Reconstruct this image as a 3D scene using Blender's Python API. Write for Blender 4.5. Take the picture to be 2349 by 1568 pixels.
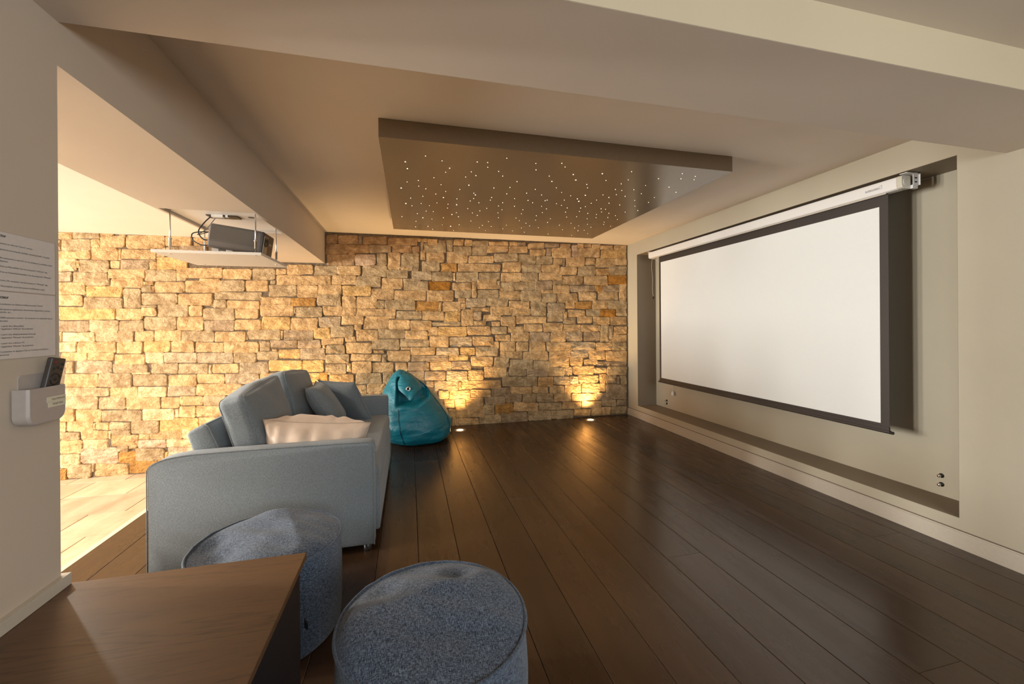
import bpy, math, random
import numpy as np
from mathutils import Matrix, Vector, noise as mnoise
random.seed(7)
SC = bpy.context.scene
COL = SC.collection
for _o in list(bpy.data.objects): bpy.data.objects.remove(_o)

# ------------------------------------------------------------------ camera
F_PX, YAW, PITCH, ROLL, CX, CY, CAM_H = 943.658, .2446756, -.00048364, -.0071531, 1174.5, 745.533, 1.3
def _cam_axes():
    c, s = math.cos(YAW), math.sin(YAW)
    F = np.array([s*math.cos(PITCH), c*math.cos(PITCH), math.sin(PITCH)])
    R = np.array([c, -s, 0.]); U = np.cross(R, F)
    cr, sr = math.cos(ROLL), math.sin(ROLL)
    return cr*R+sr*U, -sr*R+cr*U, F
AR, AU, AF = _cam_axes()
cam = bpy.data.cameras.new('camera'); camo = bpy.data.objects.new('camera', cam); COL.objects.link(camo)
cam.sensor_width = 36; cam.sensor_fit = 'HORIZONTAL'; cam.lens = F_PX*36/2349
cam.shift_y = -(784-CY)/2349; cam.clip_start = .02
camo.matrix_world = Matrix(((AR[0], AU[0], -AF[0], 0), (AR[1], AU[1], -AF[1], 0), (AR[2], AU[2], -AF[2], CAM_H), (0, 0, 0, 1)))
SC.camera = camo
def ray(u, v): return AR*((u-CX)/F_PX) + AU*(-(v-CY)/F_PX) + AF
def on_y(u, v, y):
    d = ray(u, v); t = y/d[1]; return np.array([0, 0, CAM_H]) + t*d
def on_z(u, v, z):
    d = ray(u, v); t = (z-CAM_H)/d[2]; return np.array([0, 0, CAM_H]) + t*d

# ------------------------------------------------------------------ world, daylight, exposure
SC.view_settings.view_transform = 'Standard'; SC.view_settings.look = 'None'
SC.view_settings.gamma = 1.0; SC.view_settings.use_curve_mapping = False
SC.view_settings.exposure = 0.62
SC.cycles.max_bounces = 6; SC.cycles.diffuse_bounces = 4; SC.cycles.glossy_bounces = 3; SC.cycles.transmission_bounces = 2
SC.cycles.caustics_reflective = False; SC.cycles.caustics_refractive = False
wd = bpy.data.worlds.new('world'); SC.world = wd; wd.use_nodes = True
wd.node_tree.nodes['Background'].inputs[0].default_value = (.75, .85, 1, 1)
wd.node_tree.nodes['Background'].inputs[1].default_value = .6
def area(name, loc, to, w, h, power, color):
    l = bpy.data.lights.new(name, 'AREA'); l.shape = 'RECTANGLE'; l.size = w; l.size_y = h; l.energy = power; l.color = color
    o = bpy.data.objects.new(name, l); COL.objects.link(o)
    d = (Vector(to)-Vector(loc)).normalized()
    o.matrix_world = Matrix.Translation(loc) @ d.to_track_quat('-Z', 'Y').to_matrix().to_4x4()
    return o
DAY = (.91, .97, 1.0)
area('daylight_back_window', (1.3, -2.40, 1.68), (1.3, 5, 1.50), 2.6, 1.04, 64, DAY)
for _y in (1.15, 2.2, 3.25):
    area('daylight_side_window', (-6.86, _y, 1.15), (0, _y, 1.15), .42, 1.7, 148, (1, .995, .955))

# ------------------------------------------------------------------ node helpers
def srgb(r, g, b):
    f = lambda c: (c/255)/12.92 if c/255 <= .04045 else ((c/255+.055)/1.055)**2.4
    return (f(r), f(g), f(b), 1)
class NT:
    def __init__(s, name):
        s.m = bpy.data.materials.new(name); s.m.use_nodes = True
        s.t = s.m.node_tree; s.b = s.t.nodes['Principled BSDF']
    def n(s, typ, **kw):
        nd = s.t.nodes.new(typ)
        for k, v in kw.items():
            if k in nd.inputs.keys(): nd.inputs[k].default_value = v
            else: setattr(nd, k, v)
        return nd
    def l(s, a, b): s.t.links.new(a, b)
    def inp(s, k, v): s.b.inputs[k].default_value = v
    def coord(s, scale=(1, 1, 1), kind='Object'):
        tc = s.n('ShaderNodeTexCoord'); mp = s.n('ShaderNodeMapping'); mp.inputs['Scale'].default_value = scale
        s.l(tc.outputs[kind], mp.inputs['Vector']); return mp.outputs[0]
    def geo(s, scale=(1, 1, 1)):
        g = s.n('ShaderNodeNewGeometry'); mp = s.n('ShaderNodeMapping'); mp.inputs['Scale'].default_value = scale
        s.l(g.outputs['Position'], mp.inputs['Vector']); return mp.outputs[0]
    def noise(s, vec, scale, detail=4, rough=.55, dist=0.):
        nd = s.n('ShaderNodeTexNoise', Scale=scale, Detail=detail, Roughness=rough, Distortion=dist); s.l(vec, nd.inputs['Vector']); return nd.outputs['Fac']
    def ramp(s, fac, stops):
        r = s.n('ShaderNodeValToRGB'); e = r.color_ramp.elements
        while len(e) < len(stops): e.new(.5)
        for i, (p, c) in enumerate(stops): e[i].position = p; e[i].color = c if len(c) == 4 else (*c, 1)
        s.l(fac, r.inputs[0]); return r.outputs[0]
    def mix(s, fac, a, b, mode='MIX'):
        m = s.n('ShaderNodeMix', data_type='RGBA', blend_type=mode)
        for k, v in ((0, fac), (6, a), (7, b)):
            if hasattr(v, 'links') or hasattr(v, 'is_linked'): s.l(v, m.inputs[k])
            else: m.inputs[k].default_value = v
        return m.outputs[2]
    def math(s, op, a, b=0.):
        m = s.n('ShaderNodeMath', operation=op)
        for i, v in enumerate((a, b)):
            if hasattr(v, 'is_linked'): s.l(v, m.inputs[i])
            else: m.inputs[i].default_value = v
        return m.outputs[0]
    def bump(s, h, strength=.3, dist=.01):
        b = s.n('ShaderNodeBump', Strength=strength, Distance=dist); s.l(h, b.inputs['Height']); s.l(b.outputs[0], s.b.inputs['Normal'])
    def color(s, c): s.l(c, s.b.inputs['Base Color'])
def simple(name, col, rough=.5, metal=0., bumpscale=None, bstr=.15, bdist=.002, spec=.5, var=.03):
    t = NT(name); t.inp('Roughness', rough); t.inp('Metallic', metal); t.inp('Specular IOR Level', spec)
    v = t.coord(); n = t.noise(v, bumpscale or 60, 3)
    c2 = tuple(min(1, x*(1+var)) for x in col[:3]); c1 = tuple(x*(1-var) for x in col[:3])
    t.color(t.ramp(n, [(.3, c1), (.7, c2)]))
    if bumpscale: t.bump(n, bstr, bdist)
    return t.m
def plaster(name, col, rough=.7):
    t = NT(name); t.inp('Roughness', rough); t.inp('Specular IOR Level', .25)
    v = t.geo(); n = t.noise(v, 90, 4); big = t.noise(v, 1.3, 3)
    c = t.ramp(big, [(.35, tuple(x*.965 for x in col)), (.65, tuple(min(1, x*1.02) for x in col))])
    t.color(c); t.bump(n, .12, .0015); return t.m
M = {}
M['ceiling'] = plaster('ceiling_plaster', (.74, .645, .55))
M['wall'] = plaster('beige_plaster', (.505, .452, .345))
M['wall_left'] = plaster('taupe_plaster', (.58, .485, .39))
M['white'] = simple('white_lacquer', (.80, .78, .75), .35)
M['shelf'] = simple('shelf_laminate', (.74, .69, .62), .45)
M['skirting'] = simple('skirting_paint', (.55, .49, .40), .45)
M['panel'] = simple('taupe_lacquer', (.19, .132, .08), .24, spec=.9)
M['steel'] = simple('brushed_steel', (.62, .62, .62), .28, 1.)
M['black'] = simple('black_plastic', (.012, .012, .012), .4)
M['rubber'] = simple('black_rubber', (.02, .02, .02), .6)
M['casing'] = simple('casing_white', (.82, .80, .77), .3, var=.004)
M['endcap'] = simple('casing_cap', (.62, .57, .47), .4)
M['screen'] = simple('screen_white', (.79, .795, .765), .8, var=.006)
M['border'] = simple('screen_black_border', (.045, .036, .031), .5, 0, 400, .2, .0008)
M['print'] = simple('black_print', (.02, .02, .02), .6)
M['paper'] = simple('laminated_paper', (.68, .62, .58), .32)
M['holder'] = simple('holder_plastic', (.44, .385, .35), .35)
M['sticker'] = simple('label_tape', (.72, .66, .5), .5)
M['leg'] = simple('dark_leg_metal', (.07, .065, .065), .35, .6)
M['chrome'] = simple('chrome', (.85, .85, .85), .12, 1.)
M['mortar'] = None
def m_emit(name, col, strength):
    t = NT(name); t.inp('Base Color', col); t.inp('Emission Color', col); t.inp('Emission Strength', strength)
    return t.m
M['star'] = m_emit('fibre_star', (1, .86, .6, 1), 6)
M['lens'] = m_emit('uplight_lens', (1, .82, .5, 1), 14)
for _k in ('star', 'lens'): M[_k].cycles.emission_sampling = 'NONE'

def m_stone():
    t = NT('split_stone'); t.inp('Roughness', .85); t.inp('Specular IOR Level', .2)
    a = t.n('ShaderNodeAttribute'); a.attribute_name = 'tint'
    v = t.geo(); n1 = t.noise(v, 11, 5, .68, .35); n2 = t.noise(v, 55, 4, .7); n3 = t.noise(v, 16, 6, .72)
    dark = t.mix(1., a.outputs['Color'], (.70, .62, .52, 1), 'MULTIPLY')
    lite = t.mix(1., a.outputs['Color'], (1.18, 1.14, 1.08, 1), 'MULTIPLY')
    c = t.mix(t.ramp(n1, [(.40, (0, 0, 0)), (.60, (1, 1, 1))]), dark, lite)
    c = t.mix(t.ramp(n2, [(.55, (0, 0, 0)), (.72, (.7, .7, .7))]), c, dark)
    t.color(c)
    rot = t.n('ShaderNodeMapping'); rot.inputs['Rotation'].default_value = (.5, .6, .9); rot.inputs['Scale'].default_value = (1, 1, 2.4); t.l(v, rot.inputs['Vector'])
    vo = t.n('ShaderNodeTexVoronoi', Scale=15.); vo.feature = 'F1'; vo.distance = 'CHEBYCHEV'
    wv = t.n('ShaderNodeVectorMath', operation='ADD'); sc_ = t.n('ShaderNodeVectorMath', operation='SCALE'); nn = t.n('ShaderNodeTexNoise', Scale=12., Detail=2.)
    t.l(v, nn.inputs['Vector']); t.l(nn.outputs['Color'], sc_.inputs[0]); sc_.inputs['Scale'].default_value = .12
    t.l(rot.outputs[0], wv.inputs[0]); t.l(sc_.outputs[0], wv.inputs[1]); t.l(wv.outputs[0], vo.inputs['Vector'])
    h = t.math('ADD', t.math('ADD', t.math('MULTIPLY', n3, 1.1), t.math('MULTIPLY', vo.outputs['Distance'], .55)), t.math('MULTIPLY', n2, .25))
    t.bump(h, 1., .026); return t.m
M['stone'] = m_stone()
def m_mortar():
    t = NT('wall_core'); t.inp('Roughness', .95); v = t.geo(); n = t.noise(v, 30, 5)
    t.color(t.ramp(n, [(.3, (.10, .068, .04)), (.7, (.20, .14, .085))])); t.bump(n, .8, .02); return t.m
M['mortar'] = m_mortar()

def m_wood(name, dark, light, rough, axis='Y', lmw=.62, pw=.16):
    t = NT(name); t.inp('Roughness', rough); t.inp('Specular IOR Level', .5)
    sc = {'Y': (1, .085, 1), 'X': (.085, 1, 1)}[axis]
    g = t.n('ShaderNodeNewGeometry'); oi = t.n('ShaderNodeObjectInfo')
    off = t.n('ShaderNodeVectorMath', operation='SCALE'); cmb = t.n('ShaderNodeCombineXYZ')
    for k in (0, 1, 2): t.l(oi.outputs['Random'], cmb.inputs[k])
    t.l(cmb.outputs[0], off.inputs[0]); off.inputs['Scale'].default_value = 37.
    ad = t.n('ShaderNodeVectorMath', operation='ADD'); t.l(g.outputs['Position'], ad.inputs[0]); t.l(off.outputs[0], ad.inputs[1])
    mp = t.n('ShaderNodeMapping'); mp.inputs['Scale'].default_value = sc; t.l(ad.outputs[0], mp.inputs['Vector'])
    v = mp.outputs[0]
    w = t.noise(v, 9, 3, .5, .3)                                   # broad cathedral field
    rings = t.math('FRACT', t.math('MULTIPLY', w, 17.)); rings = t.math('ABSOLUTE', t.math('SUBTRACT', rings, .5))
    fine = t.noise(v, 160, 4, .6); mask = t.ramp(t.noise(v, 5, 2), [(.48, (0, 0, 0)), (.66, (1, 1, 1))])
    pores = t.ramp(fine, [(.52, (0, 0, 0)), (.68, (1, 1, 1))])
    ln = t.ramp(rings, [(.0, (1, 1, 1)), (.22, (0, 0, 0))])
    lm = t.math('MULTIPLY', t.math('MULTIPLY', ln, mask), t.math('ADD', t.math('MULTIPLY', pores, .6), .4))
    base = t.ramp(t.noise(v, 4, 4), [(.3, dark), (.7, light)])
    var = t.ramp(oi.outputs['Random'], [(0, (.82, .82, .82)), (1, (1.18, 1.15, 1.12))])
    base = t.mix(1., base, var, 'MULTIPLY')
    c = t.mix(t.math('MULTIPLY', lm, lmw), base, tuple(x*.3 for x in dark[:3])+(1,))
    c = t.mix(t.math('MULTIPLY', pores, pw), c, tuple(x*.45 for x in dark[:3])+(1,))
    t.color(c)
    h = t.math('SUBTRACT', 1., t.math('MULTIPLY', t.math('ADD', lm, t.math('MULTIPLY', pores, .5)), .7))
    t.bump(h, .12, .0006)
    rr = t.ramp(t.noise(v, 12, 3), [(.3, (rough-.05,)*3), (.7, (rough+.08,)*3)]); t.l(rr, t.b.inputs['Roughness'])
    return t.m
M['plank'] = m_wood('dark_oak_plank', (.036, .0175, .008), (.060, .031, .0155), .25, 'Y')
M['table'] = m_wood('dark_table_oak', (.080, .039, .018), (.135, .070, .033), .36, 'X', 1., .3)
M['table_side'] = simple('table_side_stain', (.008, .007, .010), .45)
M['gap'] = simple('floor_gap', (.008, .006, .005), .8)

def m_travertine():
    t = NT('travertine'); t.inp('Roughness', .42); oi = t.n('ShaderNodeObjectInfo')
    v = t.geo((1, .35, 1)); n1 = t.noise(v, 6, 5, .6, .5); pit = t.noise(t.geo((1, .6, 1)), 55, 3, .6)
    c = t.ramp(n1, [(.3, (.47, .36, .24)), (.55, (.62, .50, .35)), (.75, (.70, .60, .45))])
    c = t.mix(1., c, t.ramp(oi.outputs['Random'], [(0, (.85, .82, .80)), (1, (1.08, 1.05, 1.0))]), 'MULTIPLY')
    p = t.ramp(pit, [(.70, (0, 0, 0)), (.76, (1, 1, 1))]); c = t.mix(t.math('MULTIPLY', p, .6), c, (.28, .19, .11, 1)); t.color(c)
    t.bump(t.math('SUBTRACT', 1., p), .4, .003); return t.m
M['travertine'] = m_travertine()
M['grout'] = simple('pale_grout', (.66, .56, .42), .8)

def m_fabric(name, dark, light, s=1., big=0., weave=1., lo=.40, hi=.60, ratio=.22):
    t = NT(name); t.inp('Roughness', .9); t.inp('Specular IOR Level', .15); t.inp('Sheen Weight', .2); t.inp('Sheen Roughness', .5)
    f_, g_ = 420*s, 420*s*ratio
    g = t.n('ShaderNodeNewGeometry'); ab = t.n('ShaderNodeVectorMath', operation='ABSOLUTE'); t.l(g.outputs['Normal'], ab.inputs[0])
    sp = t.n('ShaderNodeSeparateXYZ'); t.l(ab.outputs[0], sp.inputs[0])
    acc = None
    for k, sc in enumerate(((f_, g_, g_), (g_, f_, g_), (g_, g_, f_))):
        n = t.noise(t.coord(sc), 1., 2, .6)
        term = t.math('MULTIPLY', t.math('SUBTRACT', n, .5), t.math('SUBTRACT', 1., sp.outputs[k]))
        acc = term if acc is None else t.math('ADD', acc, term)
    w = t.math('ADD', t.math('MULTIPLY', acc, .7), .5)
    f = t.ramp(w, [(lo, (0, 0, 0)), (hi, (1, 1, 1))])
    bg = t.noise(t.coord(), 5, 2); f2 = t.mix(big, f, bg)
    t.color(t.mix(f2, dark, light)); t.bump(w, .5*weave, .003); return t.m
M['sofa'] = m_fabric('grey_upholstery', (.130, .150, .162, 1), (.225, .253, .272, 1), 1.35, .12, .6, .40, .62)
M['denim'] = m_fabric('blue_melange_weave', (.006, .011, .024, 1), (.165, .212, .29, 1), 1.55, .08, 1.6, .43, .64, .16)
M['piping'] = m_fabric('denim_piping', (.02, .028, .045, 1), (.10, .13, .18, 1), 1.5)
M['sofapipe'] = m_fabric('grey_piping', (.13, .142, .15, 1), (.22, .24, .25, 1), 1.5)
def m_teal():
    t = NT('teal_canvas'); t.inp('Roughness', .45)
    v = t.coord((1, 1, 2.6)); n = t.noise(v, 4.2, 4, .55, 1.1); f = t.noise(t.coord(), 300, 2)
    t.color(t.ramp(n, [(.3, (.0025, .135, .19)), (.7, (.004, .165, .225))])); t.bump(t.math('ADD', n, t.math('MULTIPLY', f, .015)), .42, .05); return t.m
M['teal'] = m_teal()
M['teal_dark'] = simple('teal_lining', (.006, .075, .085), .55, 0, 35, .3, .006)
M['seam'] = simple('dark_thread', (.004, .03, .04), .7)
def m_satin():
    t = NT('beige_satin'); t.inp('Roughness', .36); t.inp('Specular IOR Level', .5); t.inp('Sheen Weight', .3)
    v = t.coord((1, 1, 1)); n = t.noise(t.coord((9, 9, 4)), 1.6, 2, .4, .3)
    t.color(t.ramp(n, [(.3, (.56, .43, .33)), (.7, (.66, .52, .41))])); t.bump(n, .2, .012); return t.m
M['satin'] = m_satin()
def m_grille():
    t = NT('perforated_grille'); t.inp('Roughness', .45)
    tc = t.n('ShaderNodeTexCoord'); sp = t.n('ShaderNodeSeparateXYZ'); t.l(tc.outputs['Object'], sp.inputs[0])
    P = .0068
    def cell(o, sh):
        f = t.math('FRACT', t.math('ADD', t.math('DIVIDE', o, P), sh)); return t.math('SUBTRACT', f, .5)
    def dots(s1):
        x = cell(sp.outputs[0], s1); z = cell(sp.outputs[2], s1)
        r = t.math('ADD', t.math('MULTIPLY', x, x), t.math('MULTIPLY', z, z)); return t.math('LESS_THAN', r, .052)
    d = t.math('MAXIMUM', dots(0.), dots(.5))
    t.color(t.mix(d, (.13, .115, .10, 1), (.006, .006, .006, 1))); return t.m
M['grille'] = m_grille()
M['proj'] = simple('projector_grey', (.125, .11, .10), .42)
M['proj_dark'] = simple('projector_front', (.055, .045, .04), .4)
M['bronze'] = simple('bronze_bezel', (.33, .27, .19), .35, .5)
M['glass'] = simple('lens_glass', (.004, .004, .006), .06)

# ------------------------------------------------------------------ mesh helpers
def mesh_obj(name, V, Fc, mat, parent=None, smooth=False, loc=None, auto=None):
    V = np.asarray(V, float)
    L = np.zeros(3) if loc is None else np.asarray(loc, float)
    if parent is not None and loc is None: L = np.array(parent['_base']) if '_base' in parent else np.zeros(3)
    me = bpy.data.meshes.new(name); me.from_pydata((V-L).tolist(), [], [list(f) for f in Fc]); me.update()
    if mat: me.materials.append(mat)
    if smooth:
        me.polygons.foreach_set('use_smooth', [True]*len(me.polygons))
    o = bpy.data.objects.new(name, me); COL.objects.link(o)
    if parent is not None:
        o.parent = parent
        if loc is not None: o.location = L-np.array(parent['_base'])
    else: o.location = L
    if parent is not None or True: o['_base'] = L.tolist()
    return o
def thing(name, label, cat, loc, group=None):
    o = bpy.data.objects.new(name, None); COL.objects.link(o); o.location = loc; o['_base'] = list(loc)
    o.empty_display_size = .05; o['label'] = label; o['category'] = cat
    if group: o['group'] = group
    return o
def tag(o, label, cat, group=None):
    o['label'] = label; o['category'] = cat
    if group: o['group'] = group
    return o
def struct(o, label=None):
    o['kind'] = 'structure'
    if label: o['label'] = label
    return o
def box(x0, x1, y0, y1, z0, z1):
    V = [(x, y, z) for x in (x0, x1) for y in (y0, y1) for z in (z0, z1)]
    return V, [(0, 1, 3, 2), (4, 6, 7, 5), (0, 4, 5, 1), (2, 3, 7, 6), (0, 2, 6, 4), (1, 5, 7, 3)]
def join(*parts):
    V, Fc = [], []
    for v, f in parts:
        k = len(V); V += [tuple(p) for p in v]; Fc += [tuple(i+k for i in g) for g in f]
    return V, Fc
def xf(vf, mat):
    v, f = vf; m = Matrix(mat); return [tuple(m @ Vector(p)) for p in v], f
def rbox(sx, sy, sz, r=.01, seg=2, n=0, bulge=(0, 0, 0), wr=0., wseed=0.):
    """rounded box centred on the origin; n extra subdivisions per side, bulge per axis"""
    h = np.array([sx, sy, sz])/2; r = min(r, h.min()*.98)
    def axis(L):
        ang = [math.tan(math.pi/4*(i/seg)) for i in range(seg+1)]
        low = [-1+(1-a)*0 for a in ang]
        inner = np.linspace(-(L-r), L-r, n+2)
        lo = [-(L-r)-r*a for a in reversed(ang[1:])]; hi = [(L-r)+r*a for a in ang[1:]]
        return np.array(lo+list(inner)+hi)
    A = [axis(L) for L in h]
    idx = {}; V = []; Fc = []
    def vid(p):
        k = (round(p[0], 6), round(p[1], 6), round(p[2], 6))
        if k not in idx: idx[k] = len(V); V.append(p)
        return idx[k]
    for ax in range(3):
        a, b = [i for i in range(3) if i != ax]
        for s in (-1, 1):
            for i in range(len(A[a])-1):
                for j in range(len(A[b])-1):
                    q = []
                    for (ii, jj) in ((i, j), (i+1, j), (i+1, j+1), (i, j+1)):
                        p = [0, 0, 0]; p[ax] = s*h[ax]; p[a] = A[a][ii]; p[b] = A[b][jj]; q.append(vid(tuple(p)))
                    flip = (s > 0) == (ax == 1)
                    Fc.append(q[::-1] if flip else q)
    out = []
    for p in V:
        p = np.array(p); c = np.clip(p, -(h-r), h-r); d = p-c; L = np.linalg.norm(d)
        q = c+(d/L*r if L > 1e-9 else 0)
        u = p/h
        for k in range(3):
            if bulge[k]:
                o = [i for i in range(3) if i != k]
                w = max(0, 1-abs(u[o[0]])**2.2)*max(0, 1-abs(u[o[1]])**2.2)
                q[k] += bulge[k]*w*np.sign(u[k])*min(1, abs(u[k])*1.2)
        if wr:
            nv = mnoise.noise_vector(Vector((q[0]*7+wseed, q[1]*7, q[2]*7))); q = q+np.array(nv)*wr
        out.append(tuple(q))
    return out, Fc
def tube(pts, r, seg=8, closed=False, cap=True):
    P = [Vector(p) for p in pts]; n = len(P); V = []; Fc = []; up = Vector((0, 0, 1))
    prev = None
    for i, p in enumerate(P):
        if closed: t = P[(i+1) % n]-P[i-1]
        else: t = P[min(i+1, n-1)]-P[max(i-1, 0)]
        t.normalize()
        if prev is None:
            a = up.cross(t)
            if a.length < 1e-3: a = Vector((1, 0, 0)).cross(t)
        else: a = prev-t*prev.dot(t)
        a.normalize(); prev = a; b = t.cross(a); rr = r[i] if hasattr(r, '__len__') else r
        for k in range(seg):
            w = 2*math.pi*k/seg; V.append(tuple(p+a*(rr*math.cos(w))+b*(rr*math.sin(w))))
    m = n if closed else n-1
    for i in range(m):
        for k in range(seg):
            Fc.append((i*seg+k, i*seg+(k+1) % seg, ((i+1) % n)*seg+(k+1) % seg, ((i+1) % n)*seg+k))
    if cap and not closed:
        Fc.append(tuple(range(seg))[::-1]); Fc.append(tuple((n-1)*seg+k for k in range(seg)))
    return V, Fc
def lathe(prof, seg=32, c=(0, 0, 0)):
    V = []; Fc = []
    for r, z in prof:
        for k in range(seg):
            w = 2*math.pi*k/seg; V.append((c[0]+r*math.cos(w), c[1]+r*math.sin(w), c[2]+z))
    for i in range(len(prof)-1):
        for k in range(seg):
            Fc.append((i*seg+k, i*seg+(k+1) % seg, (i+1)*seg+(k+1) % seg, (i+1)*seg+k))
    if prof[0][0] > 1e-6: Fc.append(tuple(range(seg))[::-1])
    if prof[-1][0] > 1e-6: Fc.append(tuple((len(prof)-1)*seg+k for k in range(seg)))
    return V, Fc
def prism_y(poly, y0, y1, r=0.):
    """poly of (x,z) extruded along y with an optional rounded border"""
    n = len(poly); P = np.array(poly, float); V = []; Fc = []
    c = P.mean(0)
    rings = [(y0, r), (y0+r*.3, r*.3), (y0+r, 0), (y1-r, 0), (y1-r*.3, r*.3), (y1, r)] if r else [(y0, 0), (y1, 0)]
    nx = np.roll(P, -1, 0)-np.roll(P, 1, 0); nrm = np.stack([nx[:, 1], -nx[:, 0]], 1); nrm /= np.linalg.norm(nrm, axis=1)[:, None]
    area2 = sum(P[i, 0]*P[(i+1) % n, 1]-P[(i+1) % n, 0]*P[i, 1] for i in range(n))
    if area2 < 0: nrm = -nrm
    for y, ins in rings:
        for i in range(n): q = P[i]-nrm[i]*ins; V.append((q[0], y, q[1]))
    for k in range(len(rings)-1):
        for i in range(n):
            f = (k*n+i, k*n+(i+1) % n, (k+1)*n+(i+1) % n, (k+1)*n+i); Fc.append(f if area2 < 0 else f[::-1])
    a = tuple(range(n)); b = tuple((len(rings)-1)*n+i for i in range(n))
    if area2 > 0: Fc += [a, b[::-1]]
    else: Fc += [a[::-1], b]
    return V, Fc
def text(name, body, width, height, origin, right, up, mat, parent, align='LEFT', bold=False):
    cu = bpy.data.curves.new(name, 'FONT'); cu.body = body; cu.size = height*1.35; cu.align_x = align
    if bold: cu.offset = height*.03
    tmp = bpy.data.objects.new(name, cu); COL.objects.link(tmp); bpy.context.view_layer.update()
    me = bpy.data.meshes.new_from_object(tmp.evaluated_get(bpy.context.evaluated_depsgraph_get()))
    bpy.data.objects.remove(tmp)
    co = np.array([v.co[:] for v in me.vertices])
    R = np.array(right, float); U = np.array(up, float)
    w = co[:, 0].max()-co[:, 0].min(); k = width/w
    x0 = co[:, 0].min() if align == 'LEFT' else co[:, 0].max()
    W = np.array(origin)+np.outer((co[:, 0]-x0)*k, R)+np.outer(co[:, 1], U)
    fs = [tuple(p.vertices) for p in me.polygons]
    o = mesh_obj(name, W, fs, mat, parent); return o
def bev(o, w=.003, seg=2):
    m = o.modifiers.new('bevel', 'BEVEL'); m.width = w; m.segments = seg; m.limit_method = 'ANGLE'; return o

# ------------------------------------------------------------------ the room
XR, YB, ZC = 3.066, 5.38, 2.44          # screen wall, stone wall, main ceiling
XL, YJ = -.983, 1.472                   # left wall face, its free corner
ZN, ZBM, ZL = 2.345, 2.188, 2.06        # near ceiling, cross beam underside, lintel underside
XLF, ZLC, ZT, XT = -1.565, 2.315, -.30, -1.815
YN, XFAR = -2.5, -7.0
NY0, NY1, NZ0, NZ1, NX = 1.676, 5.11, .17, 2.26, 3.355
# floor core with planks
floor = struct(mesh_obj('floor', *box(XT, XR, YN, YB+.1, -.32, -.022), M['gap']), 'dark-stained oak plank floor of the cinema room')
seams = [XT, -1.622, -1.412, -1.207, -1.002, -.797, -.592, -.387, -.181] + [-.181+.2225*k for k in range(1, 15)]
seams = [s for s in seams if s < XR-.03]+[XR]
joints = {13: 2.93, 12: 2.2, 11: 3.6}
def plank(x0, x1, y0, y1):
    g = .0011; c = .0014; zt = 0.
    x0 += g; x1 -= g; y0 += g*.4; y1 -= g*.4
    V = [(x0, y0, -.022), (x1, y0, -.022), (x1, y1, -.022), (x0, y1, -.022), (x0, y0, zt-c), (x1, y0, zt-c), (x1, y1, zt-c), (x0, y1, zt-c),
         (x0+c, y0+c*.3, zt), (x1-c, y0+c*.3, zt), (x1-c, y1-c*.3, zt), (x0+c, y1-c*.3, zt)]
    Fc = [(3, 2, 1, 0)]+[(i, (i+1) % 4, 4+(i+1) % 4, 4+i) for i in range(4)]+[(4+i, 4+(i+1) % 4, 8+(i+1) % 4, 8+i) for i in range(4)]+[(8, 9, 10, 11)]
    return V, Fc
rp = random.Random(3)
for i in range(len(seams)-1):
    y = YN; L = 1.9; first = rp.uniform(.5, 1.9)
    cuts = [YN]; yy = YN+first
    while yy < YB+.05: cuts.append(yy); yy += L
    cuts.append(YB+.08)
    for a, b in zip(cuts[:-1], cuts[1:]):
        if b-a > .02: mesh_obj('plank', *plank(seams[i], seams[i+1], a, b), M['plank'], floor)
# lower travertine floor
tf = struct(mesh_obj('floor', *box(XFAR, XT, YN, YB+.1, -.40, ZT-.006), M['grout']), 'pale travertine floor of the lower passage')
rows = [(-2.5, -1.6), (-1.6, -.7), (-.7, .2), (.2, .95), (.95, 1.6), (1.6, 2.3), (2.3, 2.97), (2.97, 3.41), (3.41, 3.863), (3.863, 4.31), (4.31, 4.77), (4.77, 5.2), (5.2, 5.42)]
rt = random.Random(11); anchors = {8: -2.42, 9: -2.68, 10: -2.42, 11: -2.67, 12: -2.92}
for i, (a, b) in enumerate(rows):
    x = XT-.002; cuts = [x]; an = anchors.get(i)
    if an: cuts.append(an); x = an
    while x > XFAR: x -= rt.choice((.5, .62, .75)); cuts.append(max(x, XFAR))
    for p, q in zip(cuts[:-1], cuts[1:]):
        if p-q > .05:
            g = .003; V, Fc = plank(q+g, p-g, a+g, b-g); V = [(v[0], v[1], v[2]+ZT) for v in V]
            mesh_obj('tile', V, Fc, M['travertine'], tf)
th = struct(mesh_obj('trim_1', *join(box(XT-.018, XT+.004, YN, YB, -.3, .001), box(XT-.034, XT-.018, YN, YB, -.3, -.004), box(XT-.046, XT-.034, YN, YB, -.3, -.009)), M['grout']), 'pale edging strip between the plank floor and the travertine')
# screen wall with its niche
def wall_with_niche():
    ys = [YN, NY0, NY1, YB+.1]; zs = [-.3, NZ0, NZ1, ZC+.05]; P = []
    T = XR+.55
    for i in range(3):
        for j in range(3):
            if i == 1 and j == 1: P.append(box(NX, T, ys[1], ys[2], zs[1], zs[2]))
            else: P.append(box(XR, T, ys[i], ys[i+1], zs[j], zs[j+1]))
    return join(*P)
struct(mesh_obj('wall_right', *wall_with_niche(), M['wall']), 'beige plaster wall with a deep screen niche')
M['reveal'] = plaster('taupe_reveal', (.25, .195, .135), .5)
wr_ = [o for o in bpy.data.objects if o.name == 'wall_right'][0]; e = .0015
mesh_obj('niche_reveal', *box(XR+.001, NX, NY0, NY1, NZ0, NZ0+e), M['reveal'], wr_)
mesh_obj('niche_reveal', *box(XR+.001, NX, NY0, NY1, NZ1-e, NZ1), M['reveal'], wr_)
mesh_obj('niche_reveal', *box(XR+.001, NX, NY0, NY0+e, NZ0+e, NZ1-e), M['reveal'], wr_)
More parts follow.
